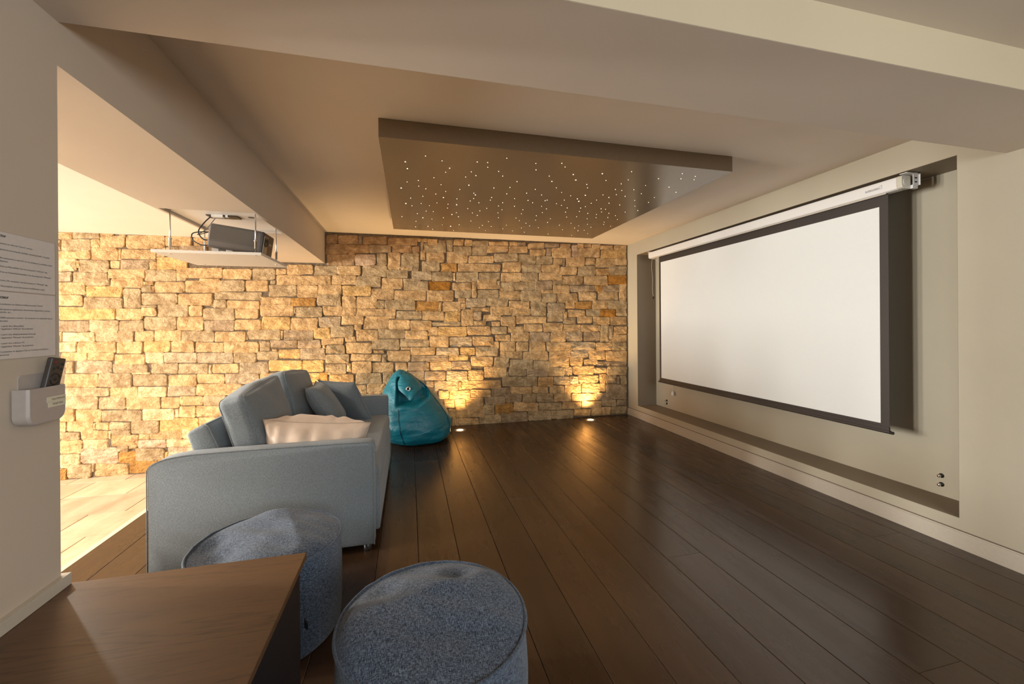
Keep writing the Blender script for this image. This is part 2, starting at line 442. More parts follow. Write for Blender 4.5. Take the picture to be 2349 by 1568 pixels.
mesh_obj('niche_reveal', *box(XR+.001, NX, NY1-e, NY1, NZ0+e, NZ1-e), M['reveal'], wr_)
sk = mesh_obj('baseboard_right', *join(box(XR-.012, XR+.01, YN, YB, 0., .092), box(XR-.004, XR+.01, YN, YB, .092, .0985)), M['skirting'])
struct(sk, 'beige skirting board under the screen niche')
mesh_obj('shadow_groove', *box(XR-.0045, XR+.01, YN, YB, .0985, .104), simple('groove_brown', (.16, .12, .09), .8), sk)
# ceilings, cross beam, lintel
struct(mesh_obj('ceiling', *box(XLF-.1, XR+.3, 1.2, YB+.3, ZC, ZC+.2), M['ceiling']), 'main flat plaster ceiling')
struct(mesh_obj('ceiling', *box(-1.3, XR+.3, YN-.1, 1.2, ZN, ZN+.3), M['ceiling']), 'nearer, slightly lower plaster ceiling')
struct(mesh_obj('trim_2', *box(XL-.15, XR+.2, 1.057, 1.475, ZBM, ZC+.1), M['ceiling']), 'wide plastered cross beam under the ceiling')
mesh_obj('beam_face', *box(XL-.15, XR+.2, 1.0555, 1.0572, ZBM+.0005, ZC+.05), plaster('cream_beam_paint', (.56, .465, .32)), bpy.data.objects['trim_2'])
struct(mesh_obj('ceiling', *box(XFAR, XLF, YN-.1, YB+.3, ZLC, ZLC+.3), M['ceiling']), 'ceiling of the lower passage')
HY0, HY1, HX0, HX1 = 3.085, 3.72, -1.545, -1.0
lint = join(box(XLF, XL, YJ, YB+.05, ZL+.028, ZC+.1), box(XLF, XL, YJ, HY0, ZL, ZL+.028), box(XLF, XL, HY1, YB+.05, ZL, ZL+.028),
            box(XLF, HX0, HY0, HY1, ZL, ZL+.028), box(HX1, XL, HY0, HY1, ZL, ZL+.028))
struct(mesh_obj('trim_3', *lint, M['wall_left']), 'deep plastered lintel over the side opening')
# left wall by the camera
struct(mesh_obj('wall_left', *box(XL-.22, XL, YN, YJ, -.3, ZC+.05), M['wall_left']), 'taupe plaster wall beside the foreground table')
struct(mesh_obj('trim_4', *join(box(XL-.02, XL+.016, .3, YJ+.014, .552, .585)), M['skirting']), 'pale skirting strip at the foot of the left wall')
# shell behind the camera and at the far side
def wall_y(x0, x1, y0, y1, z0, z1, wx0, wx1, wz0, wz1):
    return join(box(x0, wx0, y0, y1, z0, z1), box(wx1, x1, y0, y1, z0, z1), box(wx0, wx1, y0, y1, z0, wz0), box(wx0, wx1, y0, y1, wz1, z1))
struct(mesh_obj('wall_near', *wall_y(XFAR, XR+.5, YN-.2, YN, -.4, ZC+.1, 0., 2.6, 1.15, 2.22), M['wall']), 'plaster wall behind the camera')
wp = []; ysw = [YN, .94, 1.36, 1.99, 2.41, 3.04, 3.46, YB+.1]
for i in range(7):
    if i % 2: wp += [box(XFAR-.2, XFAR, ysw[i], ysw[i+1], -.4, .3), box(XFAR-.2, XFAR, ysw[i], ysw[i+1], 2.0, ZC)]
    else: wp.append(box(XFAR-.2, XFAR, ysw[i], ysw[i+1], -.4, ZC))
struct(mesh_obj('wall_far', *join(*wp), M['wall']), 'far plaster wall of the passage')
for k, (fx, fy0, fy1, fz0, fz1) in enumerate(((XFAR-.08, .94, 1.36, .3, 2.0), (XFAR-.08, 1.99, 2.41, .3, 2.0), (XFAR-.08, 3.04, 3.46, .3, 2.0))):
    w = .03
    struct(mesh_obj('window_%d' % (k+1), *join(box(fx, fx+.05, fy0, fy1, fz0, fz0+w), box(fx, fx+.05, fy0, fy1, fz1-w, fz1), box(fx, fx+.05, fy0, fy0+w, fz0+w, fz1-w), box(fx, fx+.05, fy1-w, fy1, fz0+w, fz1-w)), M['white']))
w = .04
struct(mesh_obj('window_4', *join(box(0, 2.6, YN-.1, YN-.05, 1.15, 1.15+w), box(0, 2.6, YN-.1, YN-.05, 2.22-w, 2.22), box(0, w, YN-.1, YN-.05, 1.15, 2.22), box(2.6-w, 2.6, YN-.1, YN-.05, 1.15, 2.22), box(1.28, 1.32, YN-.1, YN-.05, 1.15, 2.22)), M['white']))

# ------------------------------------------------------------------ stone wall (each stone measured: left, top, right, bottom, tone)
STONES = {
(130, 525): """1,5,25,16,b 25,6,70,16,g 71,6,91,11,b 101,8,112,11,g 0,18,5,34,b 6,16,54,35,g 55,17,69,30,b 70,11,111,30,b 113,10,177,30,b 178,12,220,28,b 223,13,262,27,b
0,35,54,49,b 55,30,100,51,b 100,33,105,50,b 104,33,162,49,b 115,29,160,32,b 163,30,176,45,g 177,29,199,44,n 201,28,245,42,n 0,49,32,69,l 32,52,38,63,b 36,50,85,71,g 86,52,103,64,b 104,50,150,66,n
150,50,162,53,g 151,53,163,66,b 163,46,214,66,y 0,70,24,85,m 25,70,82,92,g 83,65,144,80,b 87,80,141,96,b 142,66,195,85,g 194,75,211,85,g 196,63,271,80,b 82,80,87,92,n
1,86,47,107,b 48,93,107,111,y 137,91,154,103,g 141,86,158,91,b 155,93,159,103,b 158,86,208,104,b 209,84,268,104,b""",
(130, 680): """1,-2,42,15,b 43,1,107,20,g 108,-13,137,19,g 139,-6,197,13,g 198,-5,253,14,b 1,17,95,38,y 96,20,139,38,b 139,18,162,32,b 137,14,163,18,g 163,12,215,33,g 216,15,238,32,b
2,39,53,57,n 53,39,101,58,g 102,39,142,56,g 143,33,195,54,g 195,33,239,55,b 2,58,7,73,b 8,58,62,74,l 63,56,125,74,g 126,56,158,73,b 160,54,203,72,b 204,56,257,74,g
2,74,32,91,l 33,74,97,92,b 98,74,140,93,b 141,72,185,91,y 187,72,225,91,b 226,75,272,91,b 6,91,50,105,b 51,92,94,104,b 95,94,144,111,b 145,91,176,109,l 176,92,229,108,m 229,92,288,108,m""",
(130, 830): """14,0,26,18,g 31,-2,89,18,m 91,4,148,17,g 153,2,197,19,g 198,3,247,20,g 248,5,253,19,l 122,17,152,20,l 12,20,67,41,b 68,18,122,41,g 124,21,180,39,g 181,21,228,40,b 229,20,274,35,b
12,42,85,56,g 86,41,132,58,b 133,40,179,57,l 181,40,227,55,m 228,36,302,54,b 12,57,67,77,g 68,58,113,78,g 113,58,168,77,b 169,58,200,75,b 201,56,238,71,b
4,77,29,97,b 30,78,72,98,b 72,79,138,97,g 139,77,192,95,l 200,72,226,90,b 227,72,272,90,b 193,77,199,90,l""",
(130, 955): """4,9,14,25,b 15,8,60,25,b 60,11,64,21,l 64,10,85,22,b 86,9,120,22,g 89,22,120,30,g 121,6,167,29,g 168,2,231,24,y 4,26,37,38,g 39,23,83,37,b 84,24,88,37,l 88,30,132,49,b 133,28,150,38,b 151,24,204,37,b 204,21,232,36,l
4,39,41,61,b 42,37,83,53,l 131,38,178,52,p 179,38,232,50,l 4,62,37,85,l 38,51,100,77,p 100,48,116,57,g 117,46,130,53,b 101,57,128,76,o 129,52,176,72,g 176,58,181,69,y 181,50,225,67,p 225,48,238,63,y
4,86,16,103,o 17,79,56,101,g 57,78,61,90,g 61,77,116,98,b 118,72,164,92,o 165,68,192,80,o""",
(450, 525): """43,65,90,82,b 92,64,130,83,g 131,65,148,74,b 148,58,191,74,b 192,60,231,76,g 231,61,240,72,b 5,81,38,84,b 130,75,172,92,b 172,76,220,91,b 221,76,261,90,b 39,84,80,101,g 80,84,118,102,b 119,92,164,110,g
164,92,199,112,b 199,91,238,107,b 121,84,129,90,g 212,9,230,24,d 212,25,247,40,d 213,41,259,59,d""",
(450, 680): """30,-8,106,5,g 28,5,49,19,g 24,-6,28,16,g 50,7,103,20,b 104,1,155,12,b 155,2,196,16,o 197,-4,233,15,g 11,19,63,38,g 64,20,102,36,b 104,13,159,32,b 159,18,163,28,g 163,17,206,34,g 207,16,238,31,b
12,39,62,56,n 63,37,106,54,b 107,33,154,54,y 155,35,199,54,b 200,33,236,49,m 30,57,80,73,b 82,58,84,70,l 85,54,137,70,g 138,55,141,70,l 142,55,191,71,n 192,51,219,69,y 220,49,257,66,g
45,74,102,92,b 103,73,121,89,g 121,72,165,84,n 166,71,203,84,n 204,68,241,78,b 61,92,97,108,g 98,90,133,104,g 134,86,169,101,y 170,85,211,102,m 212,79,243,93,g 206,79,211,85,b 123,85,132,89,b 212,94,251,108,g""",
(450, 830): """26,3,69,18,b 70,1,118,19,m 119,-3,172,15,y 173,-3,209,16,y 211,3,245,20,g 48,20,102,36,m 104,18,151,36,b 152,18,201,32,y 201,17,214,33,o 217,20,258,38,q 80,37,110,52,b 73,38,79,51,n
11,55,50,70,g 51,53,85,66,b 5,91,38,100,b 0,92,4,106,o 5,101,25,108,b""",
(770, 525): """3,10,36,25,d 37,12,42,25,n 44,12,84,26,d 86,14,134,27,d 134,15,139,20,b 140,16,150,21,b 151,17,166,25,b 167,18,180,24,n 182,18,192,36,g 193,18,209,27,b 210,18,222,28,b 223,20,250,28,g
20,26,55,40,d 55,27,90,39,n 92,27,124,39,d 125,28,137,39,d 139,21,143,34,n 144,23,180,38,g 193,28,222,43,g 223,29,247,43,g 139,34,146,50,b 182,37,216,55,b 148,39,178,55,b 33,41,65,59,p 67,40,83,58,g 86,39,106,66,b
108,39,137,68,g 141,52,170,69,g 171,56,198,70,o 217,44,259,55,b 200,57,269,70,b 3,60,41,75,b 43,59,83,78,g 84,66,119,80,g 106,63,120,67,b 124,69,156,83,m 157,70,191,85,g 192,72,195,84,l 196,71,233,86,g 234,72,268,83,g
33,77,73,94,g 75,80,110,98,b 111,85,151,100,g 110,81,138,85,g 152,86,187,100,r 191,88,222,99,b 223,86,230,112,b 231,82,264,97,b 11,93,57,109,y 58,97,96,115,b 97,100,147,116,b 149,101,193,118,b 194,99,222,113,g 231,99,266,113,g""",
(770, 680): """0,-8,8,16,g 11,-1,33,31,b 34,0,67,19,b 68,6,79,19,g 81,5,130,21,g 131,8,169,23,o 169,9,173,23,b 174,8,204,24,b 201,3,212,10,b 205,11,212,20,b 213,3,246,17,m 221,18,252,24,b 0,17,12,31,b 33,20,98,31,b
99,23,141,38,g 142,24,177,38,b 178,25,204,42,y 205,21,224,48,b 226,25,238,38,n 49,32,97,35,b 10,32,45,46,b 46,35,87,53,b 87,38,121,53,b 122,39,156,55,b 157,42,204,48,g 167,49,214,65,y 215,49,253,63,b 225,39,246,48,b
30,46,43,55,b 34,54,69,72,b 70,53,114,68,g 114,56,150,69,b 151,49,167,64,b 15,66,33,74,b 60,69,104,87,g 105,69,152,82,g 153,65,185,82,b 186,66,223,82,m 224,65,258,80,b 17,75,60,93,b 62,88,79,92,b 106,83,121,87,b
123,83,162,95,b 164,83,201,95,m 203,83,228,95,y 229,82,266,97,g 25,94,75,105,b 76,95,83,107,g 84,88,122,106,b 123,96,184,105,n 185,95,216,104,y 222,98,257,113,b""",
(770, 830): """18,2,26,16,b 27,-1,59,19,b 59,1,95,17,b 97,1,117,15,b 118,0,152,14,n 154,0,190,14,b 191,0,221,13,m 33,18,75,36,g 77,17,97,37,g 117,15,145,29,n 146,15,179,30,n 181,15,216,31,m 217,14,241,30,b
25,39,50,53,b 51,36,83,52,b 84,37,90,48,b 40,52,82,56,g 148,31,160,40,n 161,31,200,47,m 201,32,205,45,b 206,30,270,44,b 169,47,185,60,b 186,46,220,61,b 221,45,254,57,b 177,61,194,75,b 195,60,212,75,b 213,58,242,73,b
185,76,195,91,b 197,74,242,90,b 190,91,196,104,b 197,91,234,106,b 235,91,270,107,g""",
(1110, 525): """9,21,40,27,b 42,21,55,27,b 56,22,68,27,n 73,23,99,32,b 100,24,123,30,n 125,25,141,30,b 145,26,153,46,p 154,24,163,31,b 164,25,176,30,b 177,25,190,30,b 191,26,211,34,b 213,27,233,34,b 6,28,40,38,b 41,28,72,39,b
75,33,101,43,b 102,31,111,43,n 112,31,142,47,b 154,31,190,47,b 191,34,233,48,y 18,40,56,53,g 56,42,85,57,g 86,44,113,57,g 114,48,130,58,b 130,48,133,60,n 134,47,165,61,b 166,48,182,59,b 183,48,215,62,b 215,48,233,59,b
30,54,60,70,b 61,58,94,71,g 95,59,124,71,b 125,62,152,75,b 154,60,182,76,g 183,64,205,76,q 206,60,233,75,g 28,71,61,86,b 61,71,89,86,g 90,71,128,84,b 128,76,162,91,b 164,77,202,91,b 203,76,233,90,r 22,84,27,97,g 28,86,51,100,g
51,86,85,100,g 85,85,112,100,n 112,84,127,92,g 113,92,140,105,b 141,92,182,102,n 182,92,194,102,o 194,91,221,102,n 222,90,233,117,b 25,100,60,116,b 61,101,94,117,g 95,105,119,120,g 120,105,153,120,b 94,100,112,104,b 155,103,184,117,b 187,102,220,116,b""",
(1110, 680): """4,3,40,15,g 41,7,75,19,b 76,6,103,16,g 104,10,132,25,m 133,8,148,20,q 149,8,176,20,o 178,6,203,20,b 203,6,233,20,g 11,17,46,30,b 47,19,77,31,b 78,17,102,31,g 104,26,129,41,g 130,25,136,35,b 137,22,166,33,b 167,21,190,32,g
190,21,214,33,r 217,21,233,31,g 0,30,28,39,b 29,32,51,48,b 52,32,102,44,b 130,35,150,45,g 153,32,178,43,b 179,33,206,45,b 207,33,233,46,b 13,41,27,48,b 11,49,39,62,g 40,48,66,59,b 67,45,96,57,b 97,43,129,57,b 130,46,159,57,b
159,46,187,57,b 191,46,204,74,g 187,47,190,56,b 212,49,233,61,b 205,48,211,68,n 19,62,44,72,b 45,58,73,73,b 75,58,108,74,n 109,57,133,74,b 134,57,162,72,m 163,57,190,72,n 205,62,233,75,b 26,73,52,90,b 53,74,73,89,b 75,75,101,90,b
103,75,142,89,b 142,74,183,86,m 184,75,209,87,b 210,75,233,88,g 12,74,25,85,b 27,90,63,101,b 64,90,106,104,b 107,89,142,99,b 142,86,171,98,m 172,87,199,102,b 200,89,234,105,b 17,99,42,116,g 43,103,80,118,g 81,105,107,120,g
108,99,140,115,b 141,99,162,113,b 164,103,186,112,b 186,106,233,114,n""",
(1110, 830): """1,7,38,25,b 41,11,69,23,g 70,12,105,24,n 105,8,132,23,g 133,7,145,23,g 146,6,180,21,b 181,10,200,18,b 201,8,233,21,g 37,16,41,25,n 30,24,64,40,g 64,24,88,40,g 89,25,113,40,q 114,24,140,37,m 141,23,155,35,m 156,22,187,35,b
190,20,199,49,b 200,22,217,36,n 218,24,222,36,n 223,22,233,37,g 13,43,44,56,n 44,41,79,51,b 80,41,105,50,b 107,38,131,51,b 132,36,159,50,b 160,35,190,50,b 200,37,233,50,n 2,56,35,70,n 36,53,62,66,n 63,52,85,65,g 86,52,114,65,g
115,51,144,65,b 144,51,168,64,b 168,51,182,63,b 183,50,211,62,n 212,50,233,61,n 0,71,18,86,g 19,67,48,84,o 48,66,89,81,b 90,66,127,78,g 128,65,159,77,b 160,63,192,75,b 193,62,216,72,g 218,61,233,70,n 0,86,28,102,g
29,82,71,100,n 72,80,110,96,g 111,79,146,93,g 147,77,175,88,q 176,74,207,87,b 208,72,233,84,g"""}
TONE = {'b': (.60, .43, .245), 'g': (.465, .368, .24), 'l': (.70, .55, .36), 'y': (.63, .44, .21), 'o': (.50, .29, .10), 'r': (.44, .215, .045),
        'n': (.41, .32, .225), 'm': (.49, .40, .29), 'd': (.44, .30, .175), 'p': (.55, .42, .32), 'q': (.54, .36, .18)}  # d: stones beside the lintel, its shade put into their colour
YS = 5.352
wall_back = struct(mesh_obj('wall_back', *box(XFAR, XR+.05, 5.368, 5.75, -.4, ZC+.1), M['mortar']), 'wall of rough split beige and grey stones')
rs = random.Random(21)
def stone_geo(TL, TR, BR, BL, yf):
    """irregular block from four (x, z) corners"""
    C = [np.array(c, float) for c in (BL, BR, TR, TL)]
    ring = []
    for i in range(4):
        a, b = C[i], C[(i+1) % 4]; L = np.linalg.norm(b-a); k = 4 if L > .2 else (3 if L > .14 else 2)
        ctr = sum(C)/4
        for j in range(k):
            p = a+(b-a)*(j/k); inn = (ctr-p); inn = inn/(np.linalg.norm(inn)+1e-6)
            if j == 0:
                pr = C[i-1]; dp = (pr-a)/(np.linalg.norm(pr-a)+1e-6); dn = (b-a)/(L+1e-6); mn = min(L, np.linalg.norm(pr-a))
                ring.append(a+dp*mn*rs.uniform(.05, .17)+inn*.001); ring.append(a+dn*mn*rs.uniform(.05, .17)+inn*.001)
            else: ring.append(p+inn*rs.uniform(-.0015, .004)+np.array([rs.uniform(-.002, .002), rs.uniform(-.002, .002)]))
    n = len(ring); ctr = sum(ring)/n; V = []; Fc = []
    for (s, y) in ((0, 5.40), (0, yf+rs.uniform(.006, .010)), (.007, yf+.001)):
        for p in ring:
            d = ctr-p; L = np.linalg.norm(d)+1e-6
            q = p+d/L*min(s*rs.uniform(.6, 1.5), L*.4) if s else p
            V.append((q[0], y+(rs.uniform(-.004, .004) if s else 0), q[1]))
    for k in range(2):
        for i in range(n): Fc.append((k*n+i, k*n+(i+1) % n, (k+1)*n+(i+1) % n, (k+1)*n+i))
    w = max(p[0] for p in ring)-min(p[0] for p in ring)
    base = 2*n
    if w > .13:
        c1 = ctr+np.array([-w*.2, rs.uniform(-.01, .01)]); c2 = ctr+np.array([w*.2, rs.uniform(-.01, .01)])
        V += [(c1[0], yf-rs.uniform(-.004, .012), c1[1]), (c2[0], yf-rs.uniform(-.004, .012), c2[1])]; A, B = len(V)-2, len(V)-1
        side = [A if V[base+i][0] < ctr[0] else B for i in range(n)]
        for i in range(n):
            j = (i+1) % n
            Fc.append((base+i, base+j, side[i]))
            if side[i] != side[j]: Fc.append((base+j, side[j], side[i]))
    else:
        V.append((ctr[0], yf-rs.uniform(-.003, .01), ctr[1])); A = len(V)-1
        for i in range(n): Fc.append((base+i, base+(i+1) % n, A))
    return V, Fc
def tint(o, cols):
    at = o.data.color_attributes.new('tint', 'FLOAT_COLOR', 'POINT'); at.data.foreach_set('color', np.asarray(cols, 'f').ravel())
recs = []; U = 10*330/2349
for (ox, oy), s in STONES.items():
    for e in s.split():
        a, b, c, d, t = e.split(','); x0, y0, x1, y1 = ox+float(a)*U, oy+float(b)*U, ox+float(c)*U, oy+float(d)*U
        x0 -= .5; x1 += .5; y0 -= .5; y1 += .5; j = 1.6 if min(x1-x0, y1-y0) < 12 else 3.0
        cor = [(x0+rs.uniform(-j, j)*.5, y0+rs.uniform(-j, j)*.45), (x1+rs.uniform(-j, j)*.5, y0+rs.uniform(-j, j)*.45), (x1+rs.uniform(-j, j)*.5, y1+rs.uniform(-j, j)*.45), (x0+rs.uniform(-j, j)*.5, y1+rs.uniform(-j, j)*.45)]
        W = [on_y(u, v, YS) for u, v in cor]
        recs.append(((x1-x0)*(y1-y0), [(p[0], p[2]) for p in W], t))
# stones the sofa, bag, projector and left wall hide continue the bond
boxes = [(min(p[0] for p in q), max(p[0] for p in q), min(p[1] for p in q), max(p[1] for p in q)) for _, q, _ in recs]
hid = []; z = ZT
while z < 2.42:
    h = rs.uniform(.11, .15); x = XFAR+.02+rs.uniform(0, .2)
    while x < XR-.03:
        wd_ = rs.uniform(.14, .34); a = (x, min(x+wd_, XR-.02), z, min(z+h, 2.43)); x += wd_+.006
        if a[3]-a[2] < .05 or a[1]-a[0] < .05: continue
        if a[0] > -1.8 and a[2] < 0: a = (a[0], a[1], 0, a[3])
        if a[3]-a[2] < .05: continue
        if XLF-.05 < a[0] and a[1] < XL and a[2] > 2.0: continue
        ar = (a[1]-a[0])*(a[3]-a[2]); ov = sum(max(0, min(a[1], b[1])-max(a[0], b[0]))*max(0, min(a[3], b[3])-max(a[2], b[2])) for b in boxes)
        if ov < .02*ar: hid.append((0, [(a[0], a[3]), (a[1], a[3]), (a[1], a[2]), (a[0], a[2])], rs.choice('bbbggnmylq')))
    z += h+.006
recs.sort(key=lambda r: -r[0])
rest = ([], []); rest_t = []
for k, (ar, q, t) in enumerate(recs+hid):
    c = np.array(TONE[t])*np.array([1.03, .965, .87]); c = c*rs.uniform(.92, 1.08)+np.array([rs.uniform(-.015, .015)]*3)*np.array([1, .8, .5])
    V, Fc = stone_geo(q[0], q[1], q[2], q[3], YS+rs.uniform(-.007, .007))
    if k < 300:
        o = mesh_obj('stone', V, Fc, M['stone'], wall_back); tint(o, [(*c, 1)]*len(V))
    else:
        rest = join(rest, (V, Fc)) if False else (rest[0]+V, rest[1]+[tuple(i+len(rest[0]) for i in f) for f in Fc]); rest_t += [(*c, 1)]*len(V)
o = mesh_obj('small_stones', rest[0], rest[1], M['stone'], wall_back); o['kind'] = 'stuff'; tint(o, rest_t)

# ------------------------------------------------------------------ star ceiling panel
PX0, PX1, PY0, PY1, PZ = -.157, 2.150, 2.36, 4.58, 2.336
pan = thing('ceiling_panel', 'taupe star-lit panel fixed flat under the ceiling', 'ceiling panel', (1., 3.47, PZ))
bev(mesh_obj('panel_body', *box(PX0, PX1, PY0, PY1, PZ, ZC-.0005), M['panel'], pan), .002, 1)
BIG = "239,349 252,391 214,510 629,492 669,552 554,612 525,672 347,692 1137,469 1284,461 1268,427 1446,422 1342,554 1302,591 1293,576 473,568 243,604 517,744"
SML = """363,313 465,343 511,388 487,413 680,350 744,353 744,382 861,327 643,410 672,433 609,442 811,408 836,436 415,446 319,463 322,498 250,472 458,489 365,514 573,518 487,530 782,509 426,546 347,560 272,571 861,545 659,541 658,574 637,588 690,600 768,567 760,583 556,576 433,600 337,604 280,618 387,617 501,608 622,635 738,634 696,649 810,619 836,599 832,642 909,574 908,621 923,470 880,506 983,541 991,585 1019,599 1035,517 1039,359 1040,398 1074,552 1096,587 1108,583 1121,436 1074,621 1104,637 1165,508 1165,605 1195,615 1197,536 1213,583 1231,631 1252,556 1218,381 1198,358 1351,488 1355,508 1378,603 1342,623 1313,632 1306,652 1357,665 1411,583 1450,551 1468,463 1486,567 1487,602 1526,518 1565,524 1562,484 1605,459 1625,409 1639,520 1685,544 1710,494 1644,585 1645,620 1663,647 1552,613 1585,560 1532,550 1586,657 1729,597 1765,567 1790,452 1854,504 1897,535 1927,453 1935,421 2015,438 2008,458 1438,636 1466,639 1441,656 1486,664 1410,671 1408,691 1457,718 1454,733 1480,690 1526,678 1538,702 1497,743 1221,657 1227,687 1289,685 1353,697 1355,731 1254,725 1301,741 1276,754 1297,771 1335,768 1376,750 1356,788 1128,697 1111,720 1079,660 1042,679 1037,706 1001,741 978,725 951,667 960,642 917,693 938,709 951,754 968,780 896,772 858,736 809,691 807,661 836,758 765,745 748,715 711,738 693,752 730,770 641,711 680,677 650,662 565,685 552,660 569,734 535,769 498,632 473,691 466,735 402,699 410,653 367,651 313,666 219,684 305,713 303,747 378,744 407,762 1055,752 1114,791 1183,737 1202,765 1258,799"""
def stars(lst, r):
    V, Fc = [], []
    for e in lst.split():
        u, v = map(float, e.split(',')); p = on_z(840+u*880/2349, 240+v*880/2349, PZ)
        k = len(V); rr = r*random.uniform(.7, 1.15)
        V += [(p[0]+rr*math.cos(a*math.pi/4), p[1]+rr*math.sin(a*math.pi/4), PZ-.0008) for a in range(8)]+[(p[0], p[1], PZ-.003)]
        Fc += [(k+(a+1) % 8, k+a, k+8) for a in range(8)]
    return V, Fc
o = mesh_obj('star_lights', *join(stars(BIG, .0046), stars(SML, .0022)), M['star'], pan); o['kind'] = 'stuff'

# ------------------------------------------------------------------ recessed floor uplights
def uplight(x, y, z, label, power, group='recessed floor uplights by the stone wall', blend=.95, angle=96, tilt=.12, color=(1, .66, .30)):
    t = thing('floor_uplight', label, 'floor light', (x, y, z), group)
    mesh_obj('rim', *lathe([(.040, .001), (.044, .0045), (.066, .0055), (.078, .003), (.080, .0005)], 40, (x, y, z)), M['steel'], t, True)
    mesh_obj('lens', *lathe([(.042, .0008), (.030, .004), (.0001, .005)], 32, (x, y, z)), M['lens'], t, True)
    l = bpy.data.lights.new('uplight', 'SPOT'); l.energy = power; l.color = color; l.spot_size = math.radians(angle); l.spot_blend = blend; l.shadow_soft_size = .03
    lo = bpy.data.objects.new('uplight_lamp', l); COL.objects.link(lo); lo.parent = t; lo.location = (0, 0, .03)
    lo.rotation_euler = (math.pi+tilt*-1, 0, 0)
    return t
WARM = (1, .85, .64)
uplight(.601, 5.116, 0, 'round steel floor uplight beside the teal bean bag', 70)
uplight(2.390, 5.185, 0, 'round steel floor uplight nearest the screen wall corner', 70)
uplight(-1.15, 5.12, 0, 'round steel floor uplight hidden behind the sofa', 50)
uplight(-2.25, 5.10, ZT, 'round steel uplight in the travertine behind the sofa back', 16, color=WARM)
uplight(-3.75, 5.10, ZT, 'round steel uplight in the travertine behind the left wall', 16, color=WARM)
uplight(-5.25, 5.10, ZT, 'round steel uplight in the travertine farthest from the screen', 18, color=WARM)

def downlight(x, y, label, power):  # unseen lamps, added to light the pouf tops from the left
    t = thing('added_downlight', label, 'added ceiling light', (x, y, ZLC), 'unseen downlights added in the passage')
    mesh_obj('rim', *lathe([(.040, -.001), (.045, -.005), (.056, -.004), (.058, -.0003)], 32, (x, y, ZLC)), M['white'], t, True)
    mesh_obj('lens', *lathe([(.0001, -.0025), (.040, -.0018), (.041, -.0005)], 28, (x, y, ZLC)), M['lens'], t, True)
    l = bpy.data.lights.new('downlight', 'SPOT'); l.energy = power; l.color = (1, .95, .86); l.spot_size = math.radians(150); l.spot_blend = .5; l.shadow_soft_size = .035
    lo = bpy.data.objects.new('added_downlight_lamp', l); COL.objects.link(lo); lo.parent = t; lo.location = (0, 0, -.03)
downlight(-2.75, 1.90, 'unseen added downlight in the passage ceiling beside the left wall', 60)
downlight(-2.75, 3.45, 'unseen added downlight in the passage ceiling beside the projector', 58)

# ------------------------------------------------------------------ projection screen in the niche
SX = 3.10
sc = thing('projection_screen', 'white pull-down projection screen with black border hanging in the niche', 'projection screen', (SX, 3.35, .53))
CY0, CY1, CZ0, CZ1 = 1.945, 4.815, 2.158, 2.240
prof = [(3.075, CZ1), (3.062, CZ1-.004), (3.058, CZ1-.014), (3.058, CZ0+.022), (3.064, CZ0+.006), (3.078, CZ0), (3.128, CZ0), (3.136, CZ0+.008), (3.136, CZ1-.008), (3.128, CZ1)]
cas = mesh_obj('casing', *prism_y(prof, CY0+.03, CY1-.03), M['casing'], sc, False)
mesh_obj('casing_lip', *box(3.070, 3.076, CY0+.1, CY1-.1, CZ0-.008, CZ0), M['skirting'], cas)
for nm, y0, y1, s in (('end_cap', CY0, CY0+.03, -1), ('end_cap', CY1-.03, CY1, 1)):
    ec = mesh_obj(nm, *prism_y([((x-3.097)*1.03+3.097, (z-2.199)*1.03+2.199) for x, z in prof], y0, y1, .003), M['endcap'] if s < 0 else M['casing'], sc)
    yc = CY0-.001 if s < 0 else CY1+.001
    mesh_obj('cap_ring', *tube([(3.097+.026*math.cos(a), yc, 2.2+.026*math.sin(a)) for a in np.linspace(0, 2*math.pi, 24, endpoint=False)], .0022, 6, True), M['endcap'] if s < 0 else M['casing'], ec, True)
    yb_ = y0+s*.012 if s < 0 else y1-.004+.012
    br = mesh_obj('mount_bracket', *join(box(3.140, 3.188, yb_, yb_+.004, 2.180, 2.2475), box(3.066, 3.188, yb_-.012, yb_+.03, 2.2475, 2.2515), box(3.150, 3.166, yb_-.006, yb_+.02, 2.2515, NZ1-.0016), box(3.132, 3.176, yb_-.002, yb_+.018, 2.158, 2.180), box(3.184, 3.188, yb_-.010, yb_, 2.180, 2.2475)), M['white'], sc)
    for zz in (2.200, 2.226):
        mesh_obj('slot', *box(3.152, 3.172, yb_-.0012, yb_+.0052, zz-.004, zz+.004), M['black'], br)
SY0, SY1, SZ0 = 2.050, 4.640, .572
def sheet(y0, y1, z0, z1, x0, x1): return box(x0, x1, y0, y1, z0, z1)
WY0, WY1, WZ0, WZ1 = 2.103, 4.605, .618, 2.082
mesh_obj('white_surface', *sheet(WY0, WY1, WZ0, WZ1, SX-.0012, SX), M['screen'], sc)
mesh_obj('black_border', *join(sheet(SY0, WY0, SZ0, CZ0, SX-.0014, SX+.0006), sheet(WY1, SY1, SZ0, CZ0, SX-.0014, SX+.0006), sheet(WY0, WY1, WZ1, CZ0, SX-.0014, SX+.0006), sheet(WY0, WY1, SZ0, WZ0, SX-.0014, SX+.0006), sheet(SY0, SY1, SZ0, CZ0, SX+.0007, SX+.0012)), M['border'], sc)
bb = mesh_obj('bottom_bar', *join(tube([(SX, SY0-.004, SZ0-.004), (SX, SY1+.004, SZ0-.004)], .0125, 12), sheet(SY0, SY1, SZ0-.004, SZ0+.028, SX-.006, SX+.006)), M['border'], sc, False)
for yy in (SY0, SY1):
    s = -1 if yy == SY0 else 1
    mesh_obj('bar_cap', *tube([(SX, yy+s*.003, SZ0-.006), (SX, yy+s*.022, SZ0-.006)], .010, 10), M['black'], bb)
